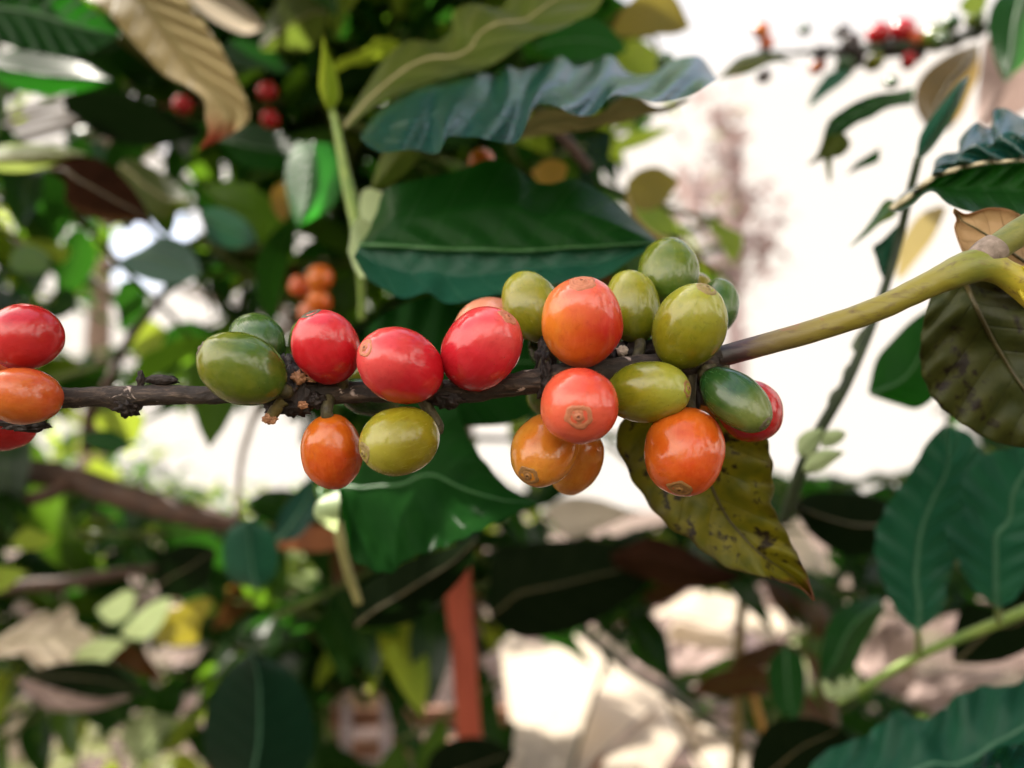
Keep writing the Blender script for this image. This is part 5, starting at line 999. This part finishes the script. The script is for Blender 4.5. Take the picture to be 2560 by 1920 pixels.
limb = tube_data([at(-420, 1120, .85), at(-120, 1150, .70), at(0, 1172, .64), at(150, 1190, .62), at(325, 1245, .60), at(470, 1285, .59), at(600, 1315, .59)], [.014, .0105, .0098, .0098, .0095, .0085, .006], 16, 90, lambda p, t, a: 1 + .14 * noise.noise(p * 60) + .06 * noise.noise(p * 200))
link('limb', local(A, limb[0]), limb[1], TWB, A)
limb = tube_data([at(-420, 1350, .8), at(-60, 1285, .62), at(60, 1252, .6), at(130, 1232, .6), at(190, 1200, .61)], [.008, .006, .0055, .005, .004], 12, 50, lambda p, t, a: 1 + .14 * noise.noise(p * 60))
link('limb', local(A, limb[0]), limb[1], TWB, A)
limb = tube_data([at(-420, 1520, .85), at(0, 1470, .72), at(150, 1460, .70), at(260, 1440, .70), at(400, 1420, .7)], [.008, .006, .0055, .005, .003], 12, 50, lambda p, t, a: 1 + .14 * noise.noise(p * 60))
link('limb', local(A, limb[0]), limb[1], TWB, A)
limbs(A, at(-420, 500, .9), [at(rnd.uniform(100, 1300), rnd.uniform(0, 900), rnd.uniform(.7, .95)) for _ in range(16)], .006, BKW, OPEN)
# B: looser sunlit bush behind it
B = bush('loose sunlit yellow-green coffee bush seen through the gaps at left', at(860, 1500, 2.1), at(820, 300, 2.1), .03)
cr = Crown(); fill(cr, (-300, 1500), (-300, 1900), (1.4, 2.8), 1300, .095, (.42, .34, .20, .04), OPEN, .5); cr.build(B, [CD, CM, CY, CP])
limbs(B, at(830, 900, 2.1), [at(rnd.uniform(-200, 1300), rnd.uniform(0, 1300), rnd.uniform(1.7, 2.4)) for _ in range(16)], .012, BKW, OPEN_BIG)
# C: shaded bush low on the right
Cb = bush('dark shaded coffee bush low at the right behind the twig', at(2900, 1700, 1.0), at(2900, 1100, 1.0), .02)
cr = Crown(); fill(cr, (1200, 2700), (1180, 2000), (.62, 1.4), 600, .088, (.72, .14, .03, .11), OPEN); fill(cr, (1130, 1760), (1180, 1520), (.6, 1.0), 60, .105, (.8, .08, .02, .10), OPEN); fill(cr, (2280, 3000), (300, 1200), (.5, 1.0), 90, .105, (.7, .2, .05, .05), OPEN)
k = 0
BP = at(1280, 960, .147); KEY = Vector((-.50, -.30, .80)).normalized()
while k < 900:      # unseen leaves added behind the camera to cut fill light, upper left open
    dr_ = Vector((rnd.gauss(0, 1), rnd.gauss(0, 1), rnd.gauss(0, 1))).normalized()
    if dr_.y > .35 or dr_.dot(KEY) > .62: continue
    c = BP + dr_ * rnd.uniform(.38, 1.0)
    if c.z < .05 or (c - CO).length < .2: continue
    q = proj(c)
    if q and -400 < q[0] < 2960 and -400 < q[1] < 2320: continue
    rleaf(c, .13, .1, (.75, .13, .04, .08), cr, None); k += 1
cr.build(Cb, [CD, CM, CY, CB])
limbs(Cb, at(2850, 1500, 1.0), [at(rnd.uniform(1500, 2500), rnd.uniform(1350, 1900), rnd.uniform(.7, 1.0)) for _ in range(9)], .006, BKW, OPEN)
# D: olive bush, upper middle
D = bush('olive green coffee bush behind the rippled leaf, upper middle', at(1150, 1400, 1.35), at(1180, 100, 1.3), .02)
cr = Crown(); fill(cr, (650, 1760), (-350, 760), (.5, 1.3), 800, .095, (.42, .34, .14, .10), OPEN); cr.build(D, [CD, CM, CY, CB])
limbs(D, at(1180, 500, 1.3), [at(rnd.uniform(700, 1650), rnd.uniform(-100, 600), rnd.uniform(.8, 1.2)) for _ in range(9)], .006, BKW, OPEN)
# low sunlit plants at the foot of the bushes
for lab, xr, yr, dr, n, wts in (('low sunlit pale green plants at the bottom left, in front of red soil', (-100, 720), (1720, 2000), (1.2, 2.2), 130, (.05, .15, .4, .4)),
                        ('low fresh green plant at the bottom, right of the pale dry leaves', (1900, 2300), (1560, 1980), (1.2, 1.8), 30, (.3, .4, .2, .1))):
    b = at((xr[0] + xr[1]) / 2, 1950, dr[0] + .4)
    P = bush(lab, b, at((xr[0] + xr[1]) / 2, 1850, dr[0] + .4), .006, 'garden_plant', 'plant'); cr = Crown(); fill(cr, xr, yr, dr, n, .10, wts, None, .3); cr.build(P, [CD, CM, CY, CP])

# trees
PB = plain_mat('pale_trunk_bark', (0.17, 0.125, 0.125), (0.32, 0.25, 0.245), 9, .8, 5, .6, .01, (1, 1, .35), (0.2, 0.15, 0.15), .62)
def tree(label, base, h, r, crown_c, crown_r, n, size, wts, mats, bark, opens=None, cuts=5):
    o = empty('shade_tree', Vector((base.x, base.y, 0)), label, 'tree'); b0 = Vector((base.x, base.y, -.05)); top = b0 + Vector((rnd.uniform(-.1, .1), 0, h))
    v, f = tube_data([b0, b0.lerp(top, .3) + Vector((r * .4, 0, 0)), b0.lerp(top, .65) + Vector((-r * .5, 0, 0)), top], [r * 1.25, r, r * .85, r * .5], 20, 90, lambda p, t, a: 1 + .22 * noise.noise(p * 5) + .08 * noise.noise(p * 17))
    link('trunk', local(o, v), f, bark, o)
    for i in range(cuts):
        a = b0.lerp(top, rnd.uniform(.45, 1)); q = crown_c + Vector((rnd.uniform(-1, 1) * crown_r[0], rnd.uniform(-1, 1) * crown_r[1], rnd.uniform(-.6, .8) * crown_r[2]))
        v, f = tube_data([a, a.lerp(q, .5) + Vector((0, 0, .12 * crown_r[2])), q], [r * .35, r * .22, r * .08], 10, 24, lambda p, t, aa: 1 + .2 * noise.noise(p * 7)); link('limb', local(o, v), f, bark, o)
    cr = Crown(); got = 0; tr_ = 0
    clumps = [crown_c + Vector((rnd.gauss(0, .45) * crown_r[0], rnd.gauss(0, .45) * crown_r[1], rnd.gauss(0, .42) * crown_r[2])) for _ in range(26)]
    while got < n and tr_ < n * 5:
        tr_ += 1; c = rnd.choice(clumps) + Vector((rnd.gauss(0, .16) * crown_r[0], rnd.gauss(0, .16) * crown_r[1], rnd.gauss(0, .16) * crown_r[2]))
        if rleaf(c, size, .4, wts, cr, opens): got += 1
    cr.build(o, mats); return o
CMV = leaf_mat('crown_dry_mauve', (0.22, 0.155, 0.15), (0.38, 0.29, 0.28), (0.4, 0.3, 0.28), tw=.3, rough=.7, island=.3, scale=8)
pt = at(1810, 560, 4.4)
tree('pale mauve-grey tree trunk with sparse dry leaves, washed out in the bright gap', pt, at(1800, 300, 4.4).z, .055, Vector((pt.x, pt.y, at(1800, 560, 4.4).z)), (.26, .3, .80), 330, .13, (.9, .1), [CMV, CP], PB, None, 4)
for i, (px, d, h, cz, crr, lab) in enumerate(((150, 9, 1.5, .9, (2.2, 1.6, .5), 'low sunlit tree far behind the foliage at left'), (900, 11, 1.6, .9, (2.4, 1.8, .5), 'sunlit tree far behind the foliage, left of the middle'), (-500, 8, 2.2, 1.5, (2.0, 2, .8), 'broad dark tree far off beyond the left edge of the foliage'))):
    b = at(px, 1100, d); tree(lab, b, h, .09, Vector((b.x, b.y, cz)), crr, 900, .26, (.25, .35, .32, .08), [CD, CM, CY, CP], BKW, None, 8)

b = Vector((-3.5, 6.6, 0)); tree('tall shade tree far back at left, its mostly unseen crown added to shade the ground', b, 6.2, .10, Vector((-3.3, 6.7, 6.7)), (2.7, 1.9, .8), 1500, .30, (.45, .4, .1, .05), [CD, CM, CY, CP], BKW, None, 9)  # crown added out of view to shade the ground
# ground: red-brown soil with dry litter
gm, nt = new_mat('ground_soil')
out = nd(nt, 'ShaderNodeOutputMaterial'); b = nd(nt, 'ShaderNodeBsdfPrincipled', Roughness=.9); geo = nd(nt, 'ShaderNodeNewGeometry')
n1 = noise_n(nt, geo.outputs['Position'], 3.0, 6, .65, .4); n2 = noise_n(nt, geo.outputs['Position'], 22, 5, .7, .4); n3 = noise_n(nt, geo.outputs['Position'], .5, 3)
col = ramp(nt, n1, [(.3, (.025, .012, .008)), (.5, (.055, .028, .019)), (.7, (.13, .085, .065))])
col = mix_c(nt, math_n(nt, 'MULTIPLY', math_n(nt, 'SUBTRACT', n2, .5), 5, clamp=True), col, (.18, .125, .10)); col = mix_c(nt, math_n(nt, 'MULTIPLY', math_n(nt, 'SUBTRACT', n3, .52), 6, clamp=True), col, (.06, .055, .02))
ln(nt, col, b.inputs['Base Color']); bp = nd(nt, 'ShaderNodeBump', Strength=.8, Distance=.02); ln(nt, n2, bp.inputs['Height']); ln(nt, bp.outputs[0], b.inputs['Normal']); ln(nt, b.outputs[0], out.inputs[0])
N = 60; vs, fs = [], []
for i in range(N + 1):
    for j in range(N + 1):
        u, v = (i / N * 2 - 1), (j / N * 2 - 1); x = math.copysign(abs(u) ** 3, u) * 800; y = math.copysign(abs(v) ** 3, v) * 800
        vs.append((x, y, .03 * noise.noise(Vector((x * .7, y * .7, 0))) - .03))
for i in range(N):
    for j in range(N): q = i * (N + 1) + j; fs.append((q, q + N + 1, q + N + 2, q + 1))
g = link('ground', vs, fs, gm); g['kind'] = 'structure'
cr = Crown()
for k in range(1100):
    x, y = rnd.uniform(-4.5, 4.5), 1.2 + 9 * rnd.random() ** 1.5; az = rnd.uniform(0, 6.28); L = rnd.uniform(.09, .2)
    v, f, uv = leaf_piece(Vector((x, y, rnd.uniform(.0, .03))), Vector((math.cos(az), math.sin(az), rnd.uniform(-.05, .3))), Vector((rnd.uniform(-.4, .4), rnd.uniform(-.6, .2), 1)), L, L * rnd.uniform(.35, .5), rnd.uniform(-.8, .9), .2, L * .03, 6, 4)
    cr.add(v, f, uv, rnd.choice((0, 0, 0, 1, 2, 3)))
lt = empty('tmp', Vector((0, 0, 0)), None, None); lo = cr.build(lt, [LIT, MAUVE, BRN, CB], 'leaf_litter'); lo.parent = None; bpy.data.objects.remove(lt)
tag(lo, 'pinkish and pale dry leaves strewn over the red soil', 'leaf litter', None, 'stuff')
